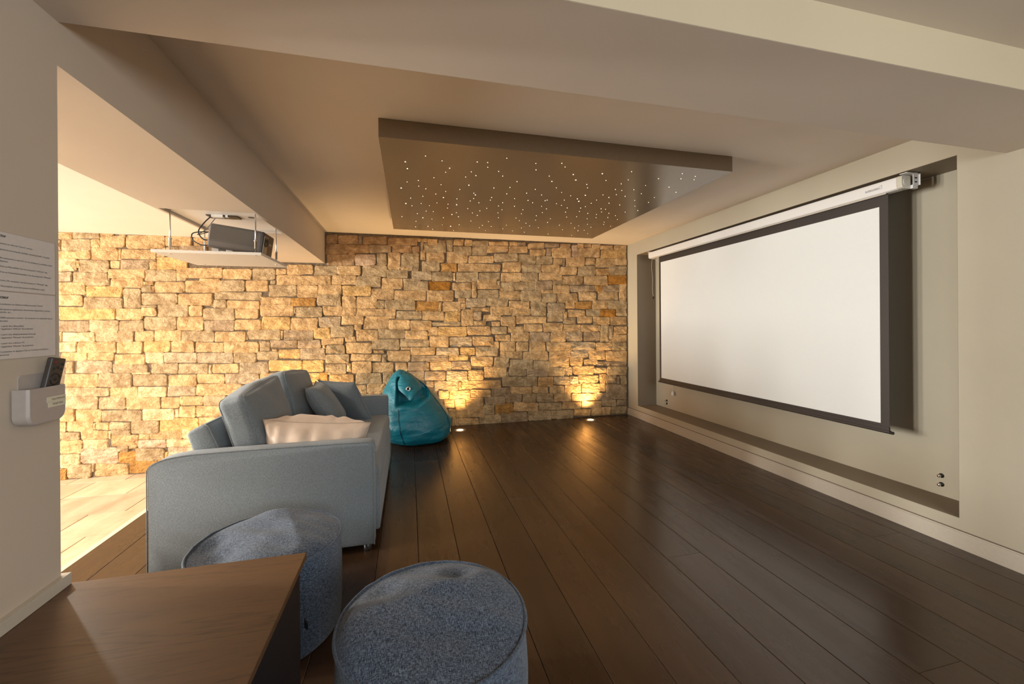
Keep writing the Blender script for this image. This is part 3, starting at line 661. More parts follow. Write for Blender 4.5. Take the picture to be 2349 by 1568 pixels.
# logo on the casing
R_, U_ = (0, -1, 0), (0, 0, 1)
lg = mesh_obj('logo_outline', *join(tube([(3.0572, 2.160, 2.1905), (3.0572, 2.062, 2.1905)], .0007, 4), tube([(3.0572, 2.160, 2.1905), (3.0572, 2.160, 2.2035)], .0006, 4), tube([(3.0572, 2.075, 2.204), (3.0572, 2.059, 2.2135), (3.0572, 2.059, 2.1905)], .0006, 4)), M['print'], sc)
text('logo_lettering', 'LUMESCREEN', .082, .0095, (3.0573, 2.157, 2.1935), R_, U_, M['print'], sc)
# cords
wob = lambda t, k: .010*math.sin(t*9+k)
pts = [(3.16, 4.83+.03*t+.012*math.sin(t*7), 2.165-.50*t) for t in np.linspace(0, 1, 16)]
pts = [(3.17, 4.905+.012*math.sin(t*8)-.035*max(0, t-.75)*4, 2.168-.50*t) for t in np.linspace(0, 1, 18)]
cd = mesh_obj('trigger_cord', *tube(pts, .0018, 6), M['white'], sc, True)
mesh_obj('cord_connector', *xf(rbox(.014, .014, .036, .004), Matrix.Translation((3.17, pts[-1][1]-.004, 1.652)) @ Matrix.Rotation(.5, 4, 'X')), M['black'], cd, True)
mesh_obj('stay_string', *tube([(3.14, 4.79, 2.162), (3.12, 4.66, 2.075)], .0016, 6), M['white'], sc)
pl = mesh_obj('mains_cord', *tube([(3.30, 4.70, 2.16), (3.33, 4.70, 1.2), (3.325, 4.70, .50), (3.32, 4.69, .435)], .0028, 6), M['white'], sc, True)
mesh_obj('mains_plug', *join(lathe([(.006, .055), (.010, .045), (.017, .03), (.019, .004), (.017, 0)], 14, (3.32, 4.688, .372)), tube([(3.32, 4.688, .36), (3.32, 4.688, .373)], .0025, 6)), M['white'], pl, True)
# speaker terminals
def terminal(y, z, label):
    t = thing('speaker_terminal', label, 'speaker terminal', (NX, y, z), 'speaker terminals at the foot of the niche')
    rot = Matrix.Translation((NX, y, z)) @ Matrix.Rotation(-math.pi/2, 4, 'Y')
    mesh_obj('collar', *xf(lathe([(.0145, 0), (.0145, .004), (.011, .007), (.006, .008)], 18), rot), M['black'], t, True)
    mesh_obj('post', *xf(lathe([(.0045, .006), (.0045, .014), (.0095, .016), (.0105, .026), (.008, .030), (.0001, .031)], 18), rot), M['chrome'], t, True)
terminal(1.922, .301, 'chrome speaker terminal on the niche back, upper of the right-hand pair')
terminal(1.922, .244, 'chrome speaker terminal on the niche back, lower of the right-hand pair')
terminal(4.864, .271, 'chrome speaker terminal near the far niche corner, upper of that pair')
terminal(4.864, .230, 'chrome speaker terminal near the far niche corner, lower of that pair')

# ------------------------------------------------------------------ projector on its hanging shelf
sh = thing('projector_shelf', 'white board hung on four steel rods under the lintel', 'shelf', (-1.29, 3.39, 1.79))
ZS0, ZS1 = 1.787, 1.806
bev(mesh_obj('board', *box(-1.612, -.974, 3.130, 3.735, ZS0, ZS1), M['shelf'], sh), .002, 1)
for (x, y) in ((-1.53, 3.185), (-1.015, 3.150), (-1.015, 3.60), (-1.53, 3.66)):
    rd = mesh_obj('rod', *tube([(x, y, ZS1), (x, y, ZL+.028)], .0046, 10), M['steel'], sh, True)
    mesh_obj('adjuster', *lathe([(.0046, 0), (.0085, .002), (.0085, .052), (.0105, .053), (.0105, .061), (.0046, .063)], 12, (x, y, ZS1+.025)), M['steel'], rd, True)
    mesh_obj('rod_nut', *lathe([(.0046, -.012), (.009, -.011), (.009, 0.)], 6, (x, y, ZL+.027)), M['steel'], rd)
    mesh_obj('screw_head', *lathe([(.0001, -.0025), (.008, -.002), (.010, 0.)], 14, (x, y, ZS0)), M['steel'], rd, True)
hp = thing('hatch_plate', 'white metal plate with cut-outs inside the lintel hatch', 'ceiling plate', (-1.27, 3.4, ZL+.022))
mesh_obj('plate', *box(HX0+.004, HX1-.004, HY0+.004, HY1-.004, ZL+.020, ZL+.027), M['white'], hp)
mesh_obj('cable_opening', *box(-1.36, -1.17, 3.27, 3.36, ZL+.014, ZL+.0205), M['black'], hp)
mesh_obj('socket', *join(box(-1.325, -1.255, 3.262, 3.30, ZL+.004, ZL+.02), box(-1.24, -1.225, 3.265, 3.29, ZL+.006, ZL+.02)), M['white'], hp)
mesh_obj('vent_hole', *lathe([(.0001, -.001), (.020, -.001), (.020, 0)], 20, (-1.09, 3.30, ZL+.0195)), M['black'], hp)
pj = thing('projector', 'dark grey video projector tilted down on the hanging shelf', 'projector', (-1.165, 3.335, ZS1))
PM = Matrix.Translation((-1.168, 3.337, 1.9115)) @ Matrix.Rotation(math.radians(8), 4, 'Y')
def pj_part(nm, vf, mat, parent, smooth=True): return mesh_obj(nm, *xf(vf, PM), mat, parent, smooth)
body = pj_part('body', rbox(.335, .225, .165, .022, 3), M['proj'], pj)
# grille keeps its own axes so its holes stay round
gr = bpy.data.meshes.new('side_grille'); gv, gf = rbox(.282, .004, .098, .0015, 1); gr.from_pydata(gv, [], gf); gr.materials.append(M['grille'])
go = bpy.data.objects.new('side_grille', gr); COL.objects.link(go); go.parent = pj
go.matrix_parent_inverse = Matrix.Identity(4)
go.matrix_local = Matrix.Translation(-Vector(pj['_base'])) @ PM @ Matrix.Translation((-.010, -.1125, .020))
pj_part('seam_line', box(-.16, .14, -.1135, -.112, -.036, -.0345), M['black'], pj, False)
fr = pj_part('front_panel', xf(rbox(.026, .221, .161, .012, 2), Matrix.Translation((.163, 0, 0))), M['proj_dark'], pj)
pj_part('lens_bezel', xf(rbox(.008, .076, .128, .0035, 2), Matrix.Translation((.1755, -.060, -.008))), M['bronze'], fr)
lensm = Matrix.Translation((.176, -.062, .014)) @ Matrix.Rotation(math.pi/2, 4, 'Y')
pj_part('lens_ring', xf(lathe([(.034, 0), (.034, .006), (.030, .0075), (.029, .002), (.029, -.004)], 28), lensm), M['black'], fr)
pj_part('lens', xf(lathe([(.029, .001), (.021, .0045), (.0001, .0065)], 28), lensm), M['glass'], fr)
pj_part('badge', xf(rbox(.003, .044, .018, .0014, 1), Matrix.Translation((.1765, .040, .012))), M['bronze'], fr)
for fy in (3.27, 3.37): mesh_obj('foot', *box(-1.325, -1.285, fy, fy+.04, ZS1, 1.853), M['shelf'], pj)
mesh_obj('front_foot', *box(-1.235, -1.195, 3.26, 3.40, ZS1, 1.838), M['shelf'], pj)
def cable(label, pts, r=.0042, mat='rubber'):
    P = [Vector(p) for p in pts]; out = []
    for i in range(len(P)-1):
        p0, p1, p2, p3 = P[max(i-1, 0)], P[i], P[i+1], P[min(i+2, len(P)-1)]
        for k in range(8):
            t = k/8; out.append(.5*((2*p1)+(p2-p0)*t+(2*p0-5*p1+4*p2-p3)*t*t+(-p0+3*p1-3*p2+p3)*t**3))
    out.append(P[-1])
    return tag(mesh_obj('cable', *tube(out, r, 8), M[mat], None, True, loc=pts[0]), label, 'cable', 'cables behind the projector')
cable('thick black cable looping from projector back up into the hatch', [(-1.325, 3.27, 1.905), (-1.37, 3.26, 1.905), (-1.40, 3.26, 1.955), (-1.37, 3.27, 2.02), (-1.33, 3.29, ZL+.018)])
cable('black cable sagging low from projector back beside the shelf', [(-1.330, 3.24, 1.862), (-1.375, 3.23, 1.862), (-1.425, 3.24, 1.895), (-1.43, 3.25, 1.94), (-1.38, 3.27, 1.958), (-1.333, 3.30, 1.962)], .0036)
cable('thin grey cable running flat from projector top to hatch', [(-1.320, 3.36, 1.985), (-1.37, 3.35, 1.975), (-1.44, 3.34, 1.95), (-1.40, 3.36, 1.99), (-1.32, 3.33, ZL+.018)], .003, 'proj')

# ------------------------------------------------------------------ notices and remote on the left wall
YR, ZU = (0, 1, 0), (0, 0, 1); XP = XL+.0022
def notice(label, z0, z1, lines):
    t = thing('notice_sheet', label, 'notice', (XL, 1.35, z0), 'laminated projector notices')
    mesh_obj('paper', *box(XL+.0003, XP-.0004, 1.238, 1.4555, z0+.0015, z1-.0015), M['paper'], t)
    mesh_obj('laminate_edge', *join(box(XL+.0003, XP-.0002, 1.2365, 1.457, z0, z0+.0015), box(XL+.0003, XP-.0002, 1.2365, 1.457, z1-.0015, z1), box(XL+.0003, XP-.0002, 1.4555, 1.457, z0, z1)), simple('laminate_edge', (.50, .43, .38), .25), t)
    for s, y1, z, h in lines:
        w_ = y1-1.288
        text('printed_line', s, w_, h, (XP, 1.288, z-.0016), YR, ZU, M['print'], t, bold=h > .005)
h = .0042
notice('upper laminated sheet of English projector instructions on left wall', 1.394, 1.5425, [('ector', 1.310, 1.530, .0075), ('projector on with the "Casiris" remote.', 1.385, 1.512, h), ('applications are instantly available, including Netflix, Youtube.', 1.439, 1.497, h),
    ('cable connected to input #1 on the projector is available inside', 1.446, 1.476, h), ('cabinet.', 1.315, 1.468, h), ("m from an iPhone/iPad: Use the projector's \"iOSCast\" app", 1.430, 1.455, h), ("m from an Android phone/tablet: Use the projector's \"Miracast\"", 1.443, 1.441, h),
    ("m from a PC computer: Use the projector's \"Miracast\" app", 1.431, 1.420, h), ('off the projector, press the remote On/Off button twice.', 1.422, 1.406, h)])
notice('lower laminated sheet of French projector instructions on left wall', 1.2225, 1.3935, [('ecteur', 1.316, 1.377, .0075), ('r le projecteur en utilisant la t\u00e9l\u00e9commande "Casiris"', 1.416, 1.361, h), ('suite plusieurs applications directement disponibles, comme', 1.438, 1.348, h), ('Youtube, etc...', 1.324, 1.341, h),
    ("e HDMI connect\u00e9 \u00e0 l'entr\u00e9e 1 du projecteur est disponible dans la", 1.446, 1.327, h), ('caisse noire.', 1.313, 1.319, h), ("er a partir d'un iPhone/iPad", 1.356, 1.306, h), ("er l'application \"iOSCast\" du projecteur", 1.385, 1.299, h), ("er a partir d'un t\u00e9l\u00e9phone/tablette Android.", 1.392, 1.285, h),
    ("er l'application \"Miracast\" du projecteur", 1.386, 1.277, h), ("er a partir d'un ordinateur PC.", 1.360, 1.263, h), ("er l'application \"Miracast\" du projecteur", 1.386, 1.255, h), ('re le projecteur en appuyant 2 fois sur le bouton On/Off de la', 1.432, 1.242, h), ('t\u00e9l\u00e9commande.', 1.316, 1.234, h)])
# wall pocket
hd = thing('remote_holder', 'pale plastic wall pocket with a TELECOMMANDE PROJECTEUR label', 'remote holder', (XL, 1.38, 1.05))
HYA, HYB, HZA, HZB, HXF = 1.318, 1.437, 1.047, 1.143, -.944
def rrect(y0, y1, z0, z1, r, n=6, top=True):
    P = []
    for cy, cz, a0 in ((y0+r, z0+r, math.pi), (y1-r, z0+r, 1.5*math.pi)):
        P += [(cy+r*math.cos(a0+k*math.pi/2/n), cz+r*math.sin(a0+k*math.pi/2/n)) for k in range(n+1)]
    if top: P += [(y1, z1), (y0, z1)]
    else:
        for cy, cz, a0 in ((y1-r, z1-r, 0.), (y0+r, z1-r, .5*math.pi)):
            P += [(cy+r*math.cos(a0+k*math.pi/2/n), cz+r*math.sin(a0+k*math.pi/2/n)) for k in range(n+1)]
    return P
def prism_x(P, x0, x1):
    n = len(P); V = [(x0, y, z) for y, z in P]+[(x1, y, z) for y, z in P]
    return V, [(i, (i+1) % n, n+(i+1) % n, n+i) for i in range(n)]+[tuple(range(n))[::-1], tuple(range(n, 2*n))]
mesh_obj('back_plate', *prism_x(rrect(1.338, 1.440, HZA+.01, 1.178, .012, 6, False), XL+.0002, XL+.0035), M['holder'], hd)
o1 = rrect(HYA, HYB, HZA, HZB, .026, 8); i1 = rrect(HYA+.003, HYB-.003, HZA+.003, HZB, .024, 8); n = len(o1)
V = [(XL+.0035, y, z) for y, z in o1]+[(HXF-.006, y, z) for y, z in o1]+[(HXF, y*.94+.06*1.38, z*.96+.04*1.10) if z < HZB-1e-6 else (HXF, y*.94+.06*1.38, z) for y, z in o1]
Fc = []
for k in range(2):
    for i in range(n):
        if i == n-2: continue
        Fc.append((k*n+i, k*n+(i+1) % n, (k+1)*n+(i+1) % n, (k+1)*n+i))
Fc.append(tuple(range(2*n, 3*n)))
o = mesh_obj('pocket', V, Fc, M['holder'], hd, False); so = o.modifiers.new('solid', 'SOLIDIFY'); so.thickness = .0025; so.offset = -1; bev(o, .002, 2)
stk = mesh_obj('sticker', *join(box(HXF, HXF+.0006, 1.372, 1.4335, 1.100, 1.1145), box(HXF, HXF+.0006, 1.376, 1.4335, 1.0865, 1.1003)), M['sticker'], hd)
text('sticker_text', 'TELECOMMANDE', .0445, .0056, (HXF+.0008, 1.3865, 1.1045), YR, ZU, M['print'], hd)
text('sticker_text', 'PROJECTEUR', .0335, .0056, (HXF+.0008, 1.3905, 1.0915), YR, ZU, M['print'], hd)
rm = thing('remote_control', 'slim black remote control standing tilted in the wall pocket', 'remote control', (-.962, 1.41, 1.06))
RM = Matrix.Translation((-.9655, 1.413, 1.1365)) @ Matrix.Rotation(math.radians(-9), 4, 'X') @ Matrix.Rotation(math.radians(6), 4, 'Y')
mesh_obj('shell', *xf(rbox(.014, .047, .165, .004, 2), RM), M['proj_dark'], rm, True)
mesh_obj('nav_ring', *xf(tube([(.0072, .015*math.cos(a), .024+.015*math.sin(a)) for a in np.linspace(0, 2*math.pi, 28, endpoint=False)], .0012, 6, True), RM), M['black'], rm, True)
for (by, bz, br_) in ((-.012, .070, .0038), (0, .056, .004), (.013, .066, .004), (.013, .052, .0035), (-.012, .052, .0035), (0, .024, .005), (-.013, -.004, .0038), (0, -.006, .0038), (.013, -.004, .0038)):
    mesh_obj('button', *xf(lathe([(br_, 0), (br_*.9, .0012), (.0001, .0016)], 12), RM @ Matrix.Translation((.007, by, bz)) @ Matrix.Rotation(math.pi/2, 4, 'Y')), simple('red_button', (.25, .02, .02), .4) if bz == .070 else M['rubber'], rm, True)

# ------------------------------------------------------------------ low table in the foreground
tb = thing('low_table', 'low dark-stained wooden table in the foreground against the left wall', 'table', (-.66, .95, 0))
bev(mesh_obj('table_top', *box(XL+.001, -.336, .36, 1.492, .531, .551), M['table'], tb), .0015, 1)
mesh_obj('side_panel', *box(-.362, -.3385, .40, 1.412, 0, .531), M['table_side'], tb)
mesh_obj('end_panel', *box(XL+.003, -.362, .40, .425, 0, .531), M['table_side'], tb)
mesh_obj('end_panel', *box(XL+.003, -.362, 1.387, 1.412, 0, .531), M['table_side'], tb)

# ------------------------------------------------------------------ sofa
sf = thing('sofa', 'grey fabric two-seat sofa facing the projection screen', 'sofa', (-.76, 3.34, 0))
armp = [(-1.308, .034), (-1.308, .569), (-1.300, .583), (-1.289, .594), (-1.270, .605), (-1.251, .613), (-1.222, .621), (-1.194, .626), (-1.150, .631), (-1.106, .634), (-.99, .636), (-.864, .637), (-.564, .637), (-.338, .636), (-.235, .635), (-.216, .629), (-.206, .618), (-.202, .60), (-.202, .044)]
def arm(y0, y1):
    P = [np.array(p) for p in armp]; Q = []
    for a, b in zip(P, P[1:]+P[:1]):
        L = np.linalg.norm(b-a); k = max(1, int(L/.08))
        Q += [tuple(a+(b-a)*(i/k)) for i in range(k)]
    return prism_y(Q, y0, y1, .014)
for y0, y1 in ((2.489, 2.604), (4.085, 4.20)):
    a = mesh_obj('armrest', *arm(y0, y1), M['sofa'], sf, True)
    yy = y0+.003
    mesh_obj('arm_piping', *tube([(x, yy, z) for x, z in armp[:19]], .0026, 6), M['sofapipe'], a, True)
mesh_obj('base', *xf(rbox(.98, 1.47, .24, .015, 2), Matrix.Translation((-.735, 3.345, .175))), M['sofa'], sf, True)
mesh_obj('front_panel', *xf(rbox(.045, 1.455, .27, .016, 3), Matrix.Translation((-.203, 3.345, .20))), M['sofa'], sf, True)
mesh_obj('seat_cushion', *xf(rbox(.86, 1.475, .17, .045, 4, 8, (0, 0, .012), .004, 3.), Matrix.Translation((-.618, 3.3445, .382))), M['sofa'], sf, True)
bk = [(-1.10, .20), (-.965, .42), (-1.015, .58), (-1.078, .735), (-1.086, .752), (-1.10, .762), (-1.118, .760), (-1.165, .735), (-1.182, .722), (-1.186, .706), (-1.15, .58), (-1.14, .42), (-1.24, .20)]
bkr = mesh_obj('back_frame', *prism_y(bk, 2.612, 4.078, .016), M['sofa'], sf, True)
mesh_obj('frame_piping', *join(tube([(x, 2.620, z) for x, z in bk[1:6]], .0035, 6), tube([(-1.096, 2.62+1.45*t, .762) for t in np.linspace(0, 1, 12)], .0035, 6)), M['sofapipe'], bkr, True)
def back_cushion(yc, wy, lean, xoff, seed, sag, hgt=.50):
    m = Matrix.Translation((-.918+xoff, yc, .680)) @ Matrix.Rotation(math.radians(lean), 4, 'Y') @ Matrix.Rotation(math.radians(sag), 4, 'X')
    v, f = rbox(.145, wy, hgt, .040, 4, 12, (.040, .004, .020), .007, seed)
    c = mesh_obj('back_cushion', *xf((v, f), m), M['sofa'], sf, True)
    hx, hy, hz, r = .064, wy/2-.010, hgt/2-.009, .04
    P = []
    for cy, cz, a0 in ((hy-r, hz-r, 0), (-hy+r, hz-r, .5*math.pi), (-hy+r, -hz+r, math.pi), (hy-r, -hz+r, 1.5*math.pi)):
        P += [(cy+r*math.cos(a0+k*math.pi/12), cz+r*math.sin(a0+k*math.pi/12)) for k in range(7)]
    Q = []
    for p, q in zip(P, P[1:]+P[:1]):
        d = math.hypot(q[0]-p[0], q[1]-p[1]); k = max(1, int(d/.05)); Q += [(p[0]+(q[0]-p[0])*i/k, p[1]+(q[1]-p[1])*i/k) for i in range(k)]
    def rim(s):
        out = []
        for y, z in Q:
            u, w_ = y/(wy/2), z/(hgt/2)
            out.append(tuple(m @ Vector((s*hx, y, z+.014*max(0, 1-u*u)*(1 if z > 0 else -1)*min(1, abs(w_)*1.2)))))
        return tube(out, .0024, 6, True)
    mesh_obj('cushion_piping', *join(rim(1), rim(-1)), M['sofapipe'], c, True)
    return c
back_cushion(2.975, .70, -15.5, 0, 1., 3.5)
back_cushion(3.705, .70, -14, .01, 7., -5.)
for (x, y) in ((-.245, 2.535), (-1.25, 2.535), (-.245, 4.15), (-1.25, 4.15)):
    mesh_obj('leg', *lathe([(.021, 0), (.022, .004), (.024, .05)], 20, (x, y, 0)), M['leg'], sf, True)

# ------------------------------------------------------------------ throw pillows
def pillow(name, label, mat, c, w, h, thick, rot, seam, seed=0., wr=.008, n=26, group=None, pucker=0.):
    """knife-edge pillow: face in local x/z, thickness in y"""
    m = Matrix.Translation(c) @ rot
    t = thing(name, label, 'pillow', tuple(c), group)
    V, Fc, idx = [], [], {}
    def pt(i, j, s):
        u = -1+2*i/n; v = -1+2*j/n; e = (i in (0, n)) or (j in (0, n))
        k = (i, j, 0 if e else s)
        if k in idx: return idx[k]
        pin = 1-.07*(1-abs(v)**2)*abs(u)**3; pin2 = 1-.09*(1-abs(u)**2)*abs(v)**3
        x = u*w/2*pin; z = v*h/2*pin2
        th = thick/2*(max(0, 1-u**4)*max(0, 1-v**4))**.62*(1-.16*abs(u*v))
        y = s*th
        nv = mnoise.noise(Vector((x*5+seed, z*5, s*3.)))*wr*2.2+mnoise.noise(Vector((x*14+seed, z*5, s*3.)))*wr*(1-abs(v)*.2)
        if pucker and not e:
            ph = mnoise.noise(Vector((x*6+seed, s*2., 0)))*5
            y += s*pucker*math.sin(u*17+ph)*(math.exp(-(1-abs(v))*3.2)*(1-math.exp(-(1-abs(v))*9))+.18)*(1-u**4)
            y += s*pucker*.8*math.sin(v*13+ph)*math.exp(-(1-abs(u))*5)*(1-math.exp(-(1-abs(u))*12))
        if not e: y += nv*s
        else: z += nv*.5
        idx[k] = len(V); V.append(tuple(m @ Vector((x, y, z)))); return idx[k]
    for s in (-1, 1):
        for i in range(n):
            for j in range(n):
                q = [pt(i, j, s), pt(i+1, j, s), pt(i+1, j+1, s), pt(i, j+1, s)]; Fc.append(q if s < 0 else q[::-1])
    mesh_obj('cover', V, Fc, mat, t, True)
    per = [(i, 0) for i in range(n)]+[(n, j) for j in range(n)]+[(i, n) for i in range(n, 0, -1)]+[(0, j) for j in range(n, 0, -1)]
    mesh_obj('seam', *tube([V[pt(i, j, 0)] for i, j in per], .0022, 5, True), seam, t, True)
    return t
Rz = lambda a: Matrix.Rotation(math.radians(a), 4, 'Z'); Rx = lambda a: Matrix.Rotation(math.radians(a), 4, 'X'); Ry = lambda a: Matrix.Rotation(math.radians(a), 4, 'Y')
pillow('throw_pillow', 'beige satin pillow lying against the near sofa arm', M['satin'], (-.555, 2.765, .578), .60, .34, .29, Rx(26) @ Ry(7), simple('satin_seam', (.36, .28, .21), .6), 2.3, .008, 44, pucker=.016)
pillow('throw_pillow', 'grey throw pillow leaning edge-on in front of the other grey one', M['sofa'], (-.655, 3.62, .655), .43, .43, .16, Rz(-88) @ Rx(34), M['sofapipe'], 5., .004, group='grey throw pillows on the sofa')
pillow('throw_pillow', 'grey throw pillow nearest the far sofa arm', M['sofa'], (-.560, 3.925, .640), .43, .43, .13, Rz(-38) @ Rx(30), M['sofapipe'], 9., .004, group='grey throw pillows on the sofa')

# ------------------------------------------------------------------ teal bean bag
BX, BY = .095, 4.845
bgp = [(0, .0), (.16, .0), (.28, .004), (.345, .03), (.385, .08), (.405, .15), (.408, .21), (.395, .29), (.365, .37), (.33, .44), (.292, .51), (.25, .575), (.205, .635), (.16, .69), (.115, .735), (.07, .77), (.03, .793), (0.0, .803)]
def smooth(a, b, x):
    t = max(0., min(1., (x-a)/(b-a))); return t*t*(3-2*t)
def bag_point(a, r, z, carve=True):
    x = r*math.cos(a); y = r*math.sin(a)
    sh_ = -.205*(max(0, z)/.8)**1.5
    x += sh_; y += .03*(z/.8)**2
    nz = mnoise.noise(Vector((math.cos(a)*1.6, math.sin(a)*1.6, z*2.2)))*.022+mnoise.noise(Vector((math.cos(a)*2.3, math.sin(a)*2.3, z*13)))*.015*smooth(.02, .12, z)
    k = 1+nz/max(r, .08) if r > .02 else 1
    x = sh_+(x-sh_)*k; y *= k
    # fold pocket under the flopped top, facing the room
    if y < 0 and carve:
        zr = .432+.42*max(0, x+.02)
        m_ = smooth(zr-.004, zr+.022, z)*(1-smooth(.66, .755, z))*smooth(-.245, -.205, x)*(1-smooth(.075, .135, x))
        y += m_*min(.20, -y*.95+.05)
        lip = math.exp(-((z-zr+.012)/.016)**2)*smooth(-.24, -.18, x)*(1-smooth(.1, .17, x)); y -= lip*.014
    return (BX+x, BY+y, max(0, z))
prof = []
for (r0, z0), (r1, z1) in zip(bgp[:-1], bgp[1:]):
    for k in range(5): prof.append((r0+(r1-r0)*k/5, z0+(z1-z0)*k/5))
prof.append(bgp[-1])
bag = thing('bean_bag', 'teal bean bag chair slumped against the stone wall', 'bean bag', (BX, BY, 0))
NS = 120; V = []; Fc = []
for r, z in prof:
    for k in range(NS): V.append(bag_point(2*math.pi*k/NS, r, z))
for i in range(len(prof)-1):
    for k in range(NS): Fc.append((i*NS+k, i*NS+(k+1) % NS, (i+1)*NS+(k+1) % NS, (i+1)*NS+k))
mesh_obj('cover', V, Fc, M['teal'], bag, True)
def rz(z):
    for (r0, z0), (r1, z1) in zip(bgp[3:-1], bgp[4:]):
        if z0 <= z <= z1: return r0+(r1-r0)*(z-z0)/(z1-z0)
    return .3
def seam_line(a, z0, z1, off=.002):
    P = []
    for t in np.linspace(0, 1, 34):
        z = z0+(z1-z0)*t; r = rz(z)+off; P.append(bag_point(a+.03*math.sin(t*16)*.15, r, z))
    return tube(P, .0028, 6)
mesh_obj('seam', *seam_line(-math.pi/2-.42, .035, .415), M['seam'], bag, True)
mesh_obj('seam', *seam_line(-.42, .10, .60), M['seam'], bag, True)
mesh_obj('seam', *seam_line(math.pi*.78, .05, .60), M['seam'], bag, True)
# flopped top flap with its eyelet
def skin(x, z):
    """front of the uncarved bag at local x, height z"""
    sh_ = -.205*(z/.8)**1.5; R0 = rz(z); dx = max(-.985*R0, min(.985*R0, x-sh_)); a = -math.acos(dx/R0); return bag_point(a, R0, z, False)
fv, ff = [], []; NI, NJ = 18, 22
for j in range(NJ+1):
    t = j/NJ; z = .783-.285*t
    half = (.024+.096*min(1., t*2.6)**.6)*(1-.55*smooth(.68, 1., t))
    for i in range(NI+1):
        s_ = -1+2*i/NI; zz = z+.05*t*t*s_*s_
        p = skin(-.115+.030*t+s_*half, min(.79, zz)); fv.append((p[0], p[1]-.010-.016*math.sin(math.pi*t)*(1-s_*s_)+.006*math.sin(s_*6+t*11)*t, p[2]))
for j in range(NJ):
    for i in range(NI): a = j*(NI+1)+i; ff.append((a, a+NI+1, a+NI+2, a+1))
fl = mesh_obj('top_flap', fv, ff, M['teal'], bag, True); so = fl.modifiers.new('solid', 'SOLIDIFY'); so.thickness = .005; so.offset = 0
k_ = 13*(NI+1)+8; ctr = Vector(fv[k_])+Vector((0, -.005, 0))
em = Matrix.Translation(ctr) @ Matrix.Rotation(math.radians(72), 4, 'X')
mesh_obj('eyelet', *xf(lathe([(.014, 0), (.015, .004), (.020, .005), (.025, .003), (.026, 0)], 28), em), M['steel'], fl, True)
mesh_obj('eyelet_hole', *xf(lathe([(.0001, .002), (.0142, .002)], 24), em), M['black'], fl)

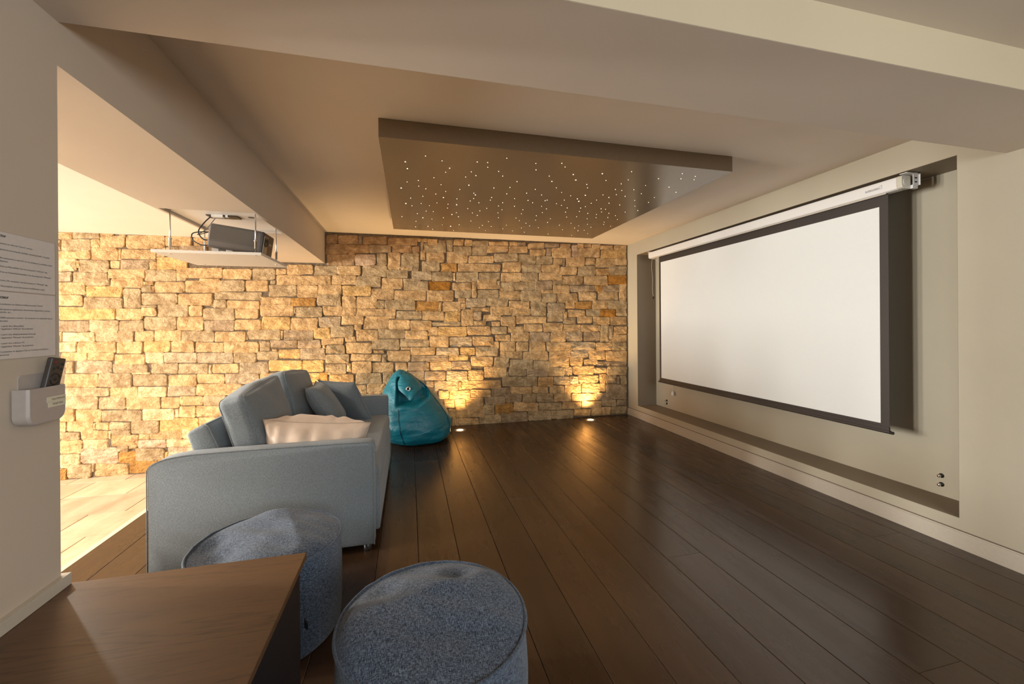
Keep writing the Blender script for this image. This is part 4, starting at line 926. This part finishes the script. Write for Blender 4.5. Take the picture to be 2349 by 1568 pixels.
# ------------------------------------------------------------------ round poufs
def pouf(label, cx, cy, r, h, tilt, seed, dome, dents, seams_a, tagpos=None, ridge=None, fold=.006):
    t = thing('pouf', label, 'pouf', (cx, cy, 0), 'round blue-grey poufs')
    def top_z(x, y): return h+tilt[0]*x+tilt[1]*y
    prof = [(.0, .0), (.5, 0), (.93, .002), (.975, .014)]+[(.985+.022*math.sin(math.pi*k/14), .03+(k/14)*.93) for k in range(15)]+[(.99, .975), (.985, 1.)]
    n = 96; V = []; Fc = []
    for rr, zz in prof:
        for k in range(n):
            a = 2*math.pi*k/n; x, y = r*rr*math.cos(a), r*rr*math.sin(a)
            w = mnoise.noise(Vector((math.cos(a)*2+seed, math.sin(a)*2, zz*2)))*.012*math.sin(math.pi*min(1, zz))
            q = 1+w/r; z = zz*top_z(x, y)
            V.append((cx+x*q, cy+y*q, z))
    for i in range(len(prof)-1):
        for k in range(n): Fc.append((i*n+k, i*n+(k+1) % n, (i+1)*n+(k+1) % n, (i+1)*n+k))
    b = mesh_obj('side_panel', V, Fc, M['denim'], t, True)
    V = []; Fc = []; NR = 30
    for i in range(NR+1):
        rr = i/NR
        for k in range(n):
            a = 2*math.pi*k/n; x, y = r*.985*rr*math.cos(a), r*.985*rr*math.sin(a)
            z = top_z(x, y)+dome*(1-rr**2.6)
            e = 1-rr**6
            z += e*(mnoise.noise(Vector((x*5+seed, y*5, 0)))*.010+mnoise.noise(Vector(((x*.55+y*.83)*16+seed, (x*.83-y*.55)*4, 3)))*fold)
            if ridge:
                d = (x-ridge[0])*ridge[2]+(y-ridge[1])*ridge[3]; z += (1-rr**8)*(ridge[6]-(ridge[4]*d if d > 0 else -ridge[5]*d))
            for (dx, dy, dr, dd) in dents: z -= dd*e*math.exp(-((x-dx)**2+(y-dy)**2)/dr**2)
            V.append((cx+x, cy+y, z))
    for i in range(NR):
        for k in range(n): Fc.append((i*n+k, i*n+(k+1) % n, (i+1)*n+(k+1) % n, (i+1)*n+k))
    mesh_obj('top_panel', V, Fc, M['denim'], t, True)
    P = []
    for k in range(n):
        a = 2*math.pi*k/n; x, y = r*.992*math.cos(a), r*.992*math.sin(a)
        w = mnoise.noise(Vector((math.cos(a)*6+seed, math.sin(a)*6, 9)))*.003
        P.append((cx+x*(1+w), cy+y*(1+w), top_z(x, y)+w+.001))
    mesh_obj('piping', *tube(P, .0050, 8, True), M['piping'], t, True)
    for a in seams_a:
        Q = [(cx+r*(.990+.022*math.sin(math.pi*u))*math.cos(a+.05*(1-u)), cy+r*(.990+.022*math.sin(math.pi*u))*math.sin(a+.05*(1-u)), .02+u*(top_z(r*math.cos(a), r*math.sin(a))-.024)) for u in np.linspace(0, 1, 14)]
        mesh_obj('side_seam', *tube(Q, .0022, 5), M['piping'], b, True)
    if tagpos:
        a, z = tagpos; c_, s_ = math.cos(a), math.sin(a); q = r*1.0
        mesh_obj('fabric_tag', [(cx+q*c_, cy+q*s_, z), (cx+(q+.022)*c_, cy+(q+.022)*s_, z-.012), (cx+(q+.022)*c_, cy+(q+.022)*s_, z-.034), (cx+q*c_, cy+q*s_, z-.036), (cx+q*c_+.003, cy+q*s_, z), (cx+(q+.022)*c_+.003, cy+(q+.022)*s_, z-.012), (cx+(q+.022)*c_+.003, cy+(q+.022)*s_, z-.034), (cx+q*c_+.003, cy+q*s_, z-.036)],
                 [(0, 1, 2, 3), (7, 6, 5, 4), (0, 4, 5, 1), (1, 5, 6, 2), (2, 6, 7, 3), (3, 7, 4, 0)], M['black'], t)
    return t
pouf('blue-grey fabric pouf between the low table and the sofa arm', -.595, 1.975, .290, .378, (.0, .01), 4., .004, [(-.17, -.10, .09, .035), (-.24, .02, .06, .03), (.05, .15, .12, .008)], (-.95, 2.2), (-.86, .16), (.10, 0., -.93, -.36, .15, .26, .050), .013)
pouf('blue-grey fabric pouf standing alone in the front on bare planks', .067, 1.288, .285, .405, (-.01, .02), 11., .004, [(.09, .15, .05, .030), (-.16, .13, .05, .018), (.02, -.05, .15, .004)], (2.6, -1.3), None, (-.10, .035, -.27, .96, .25, .16, .052), .007)
for o in bpy.data.objects:
    if '_base' in o: del o['_base']
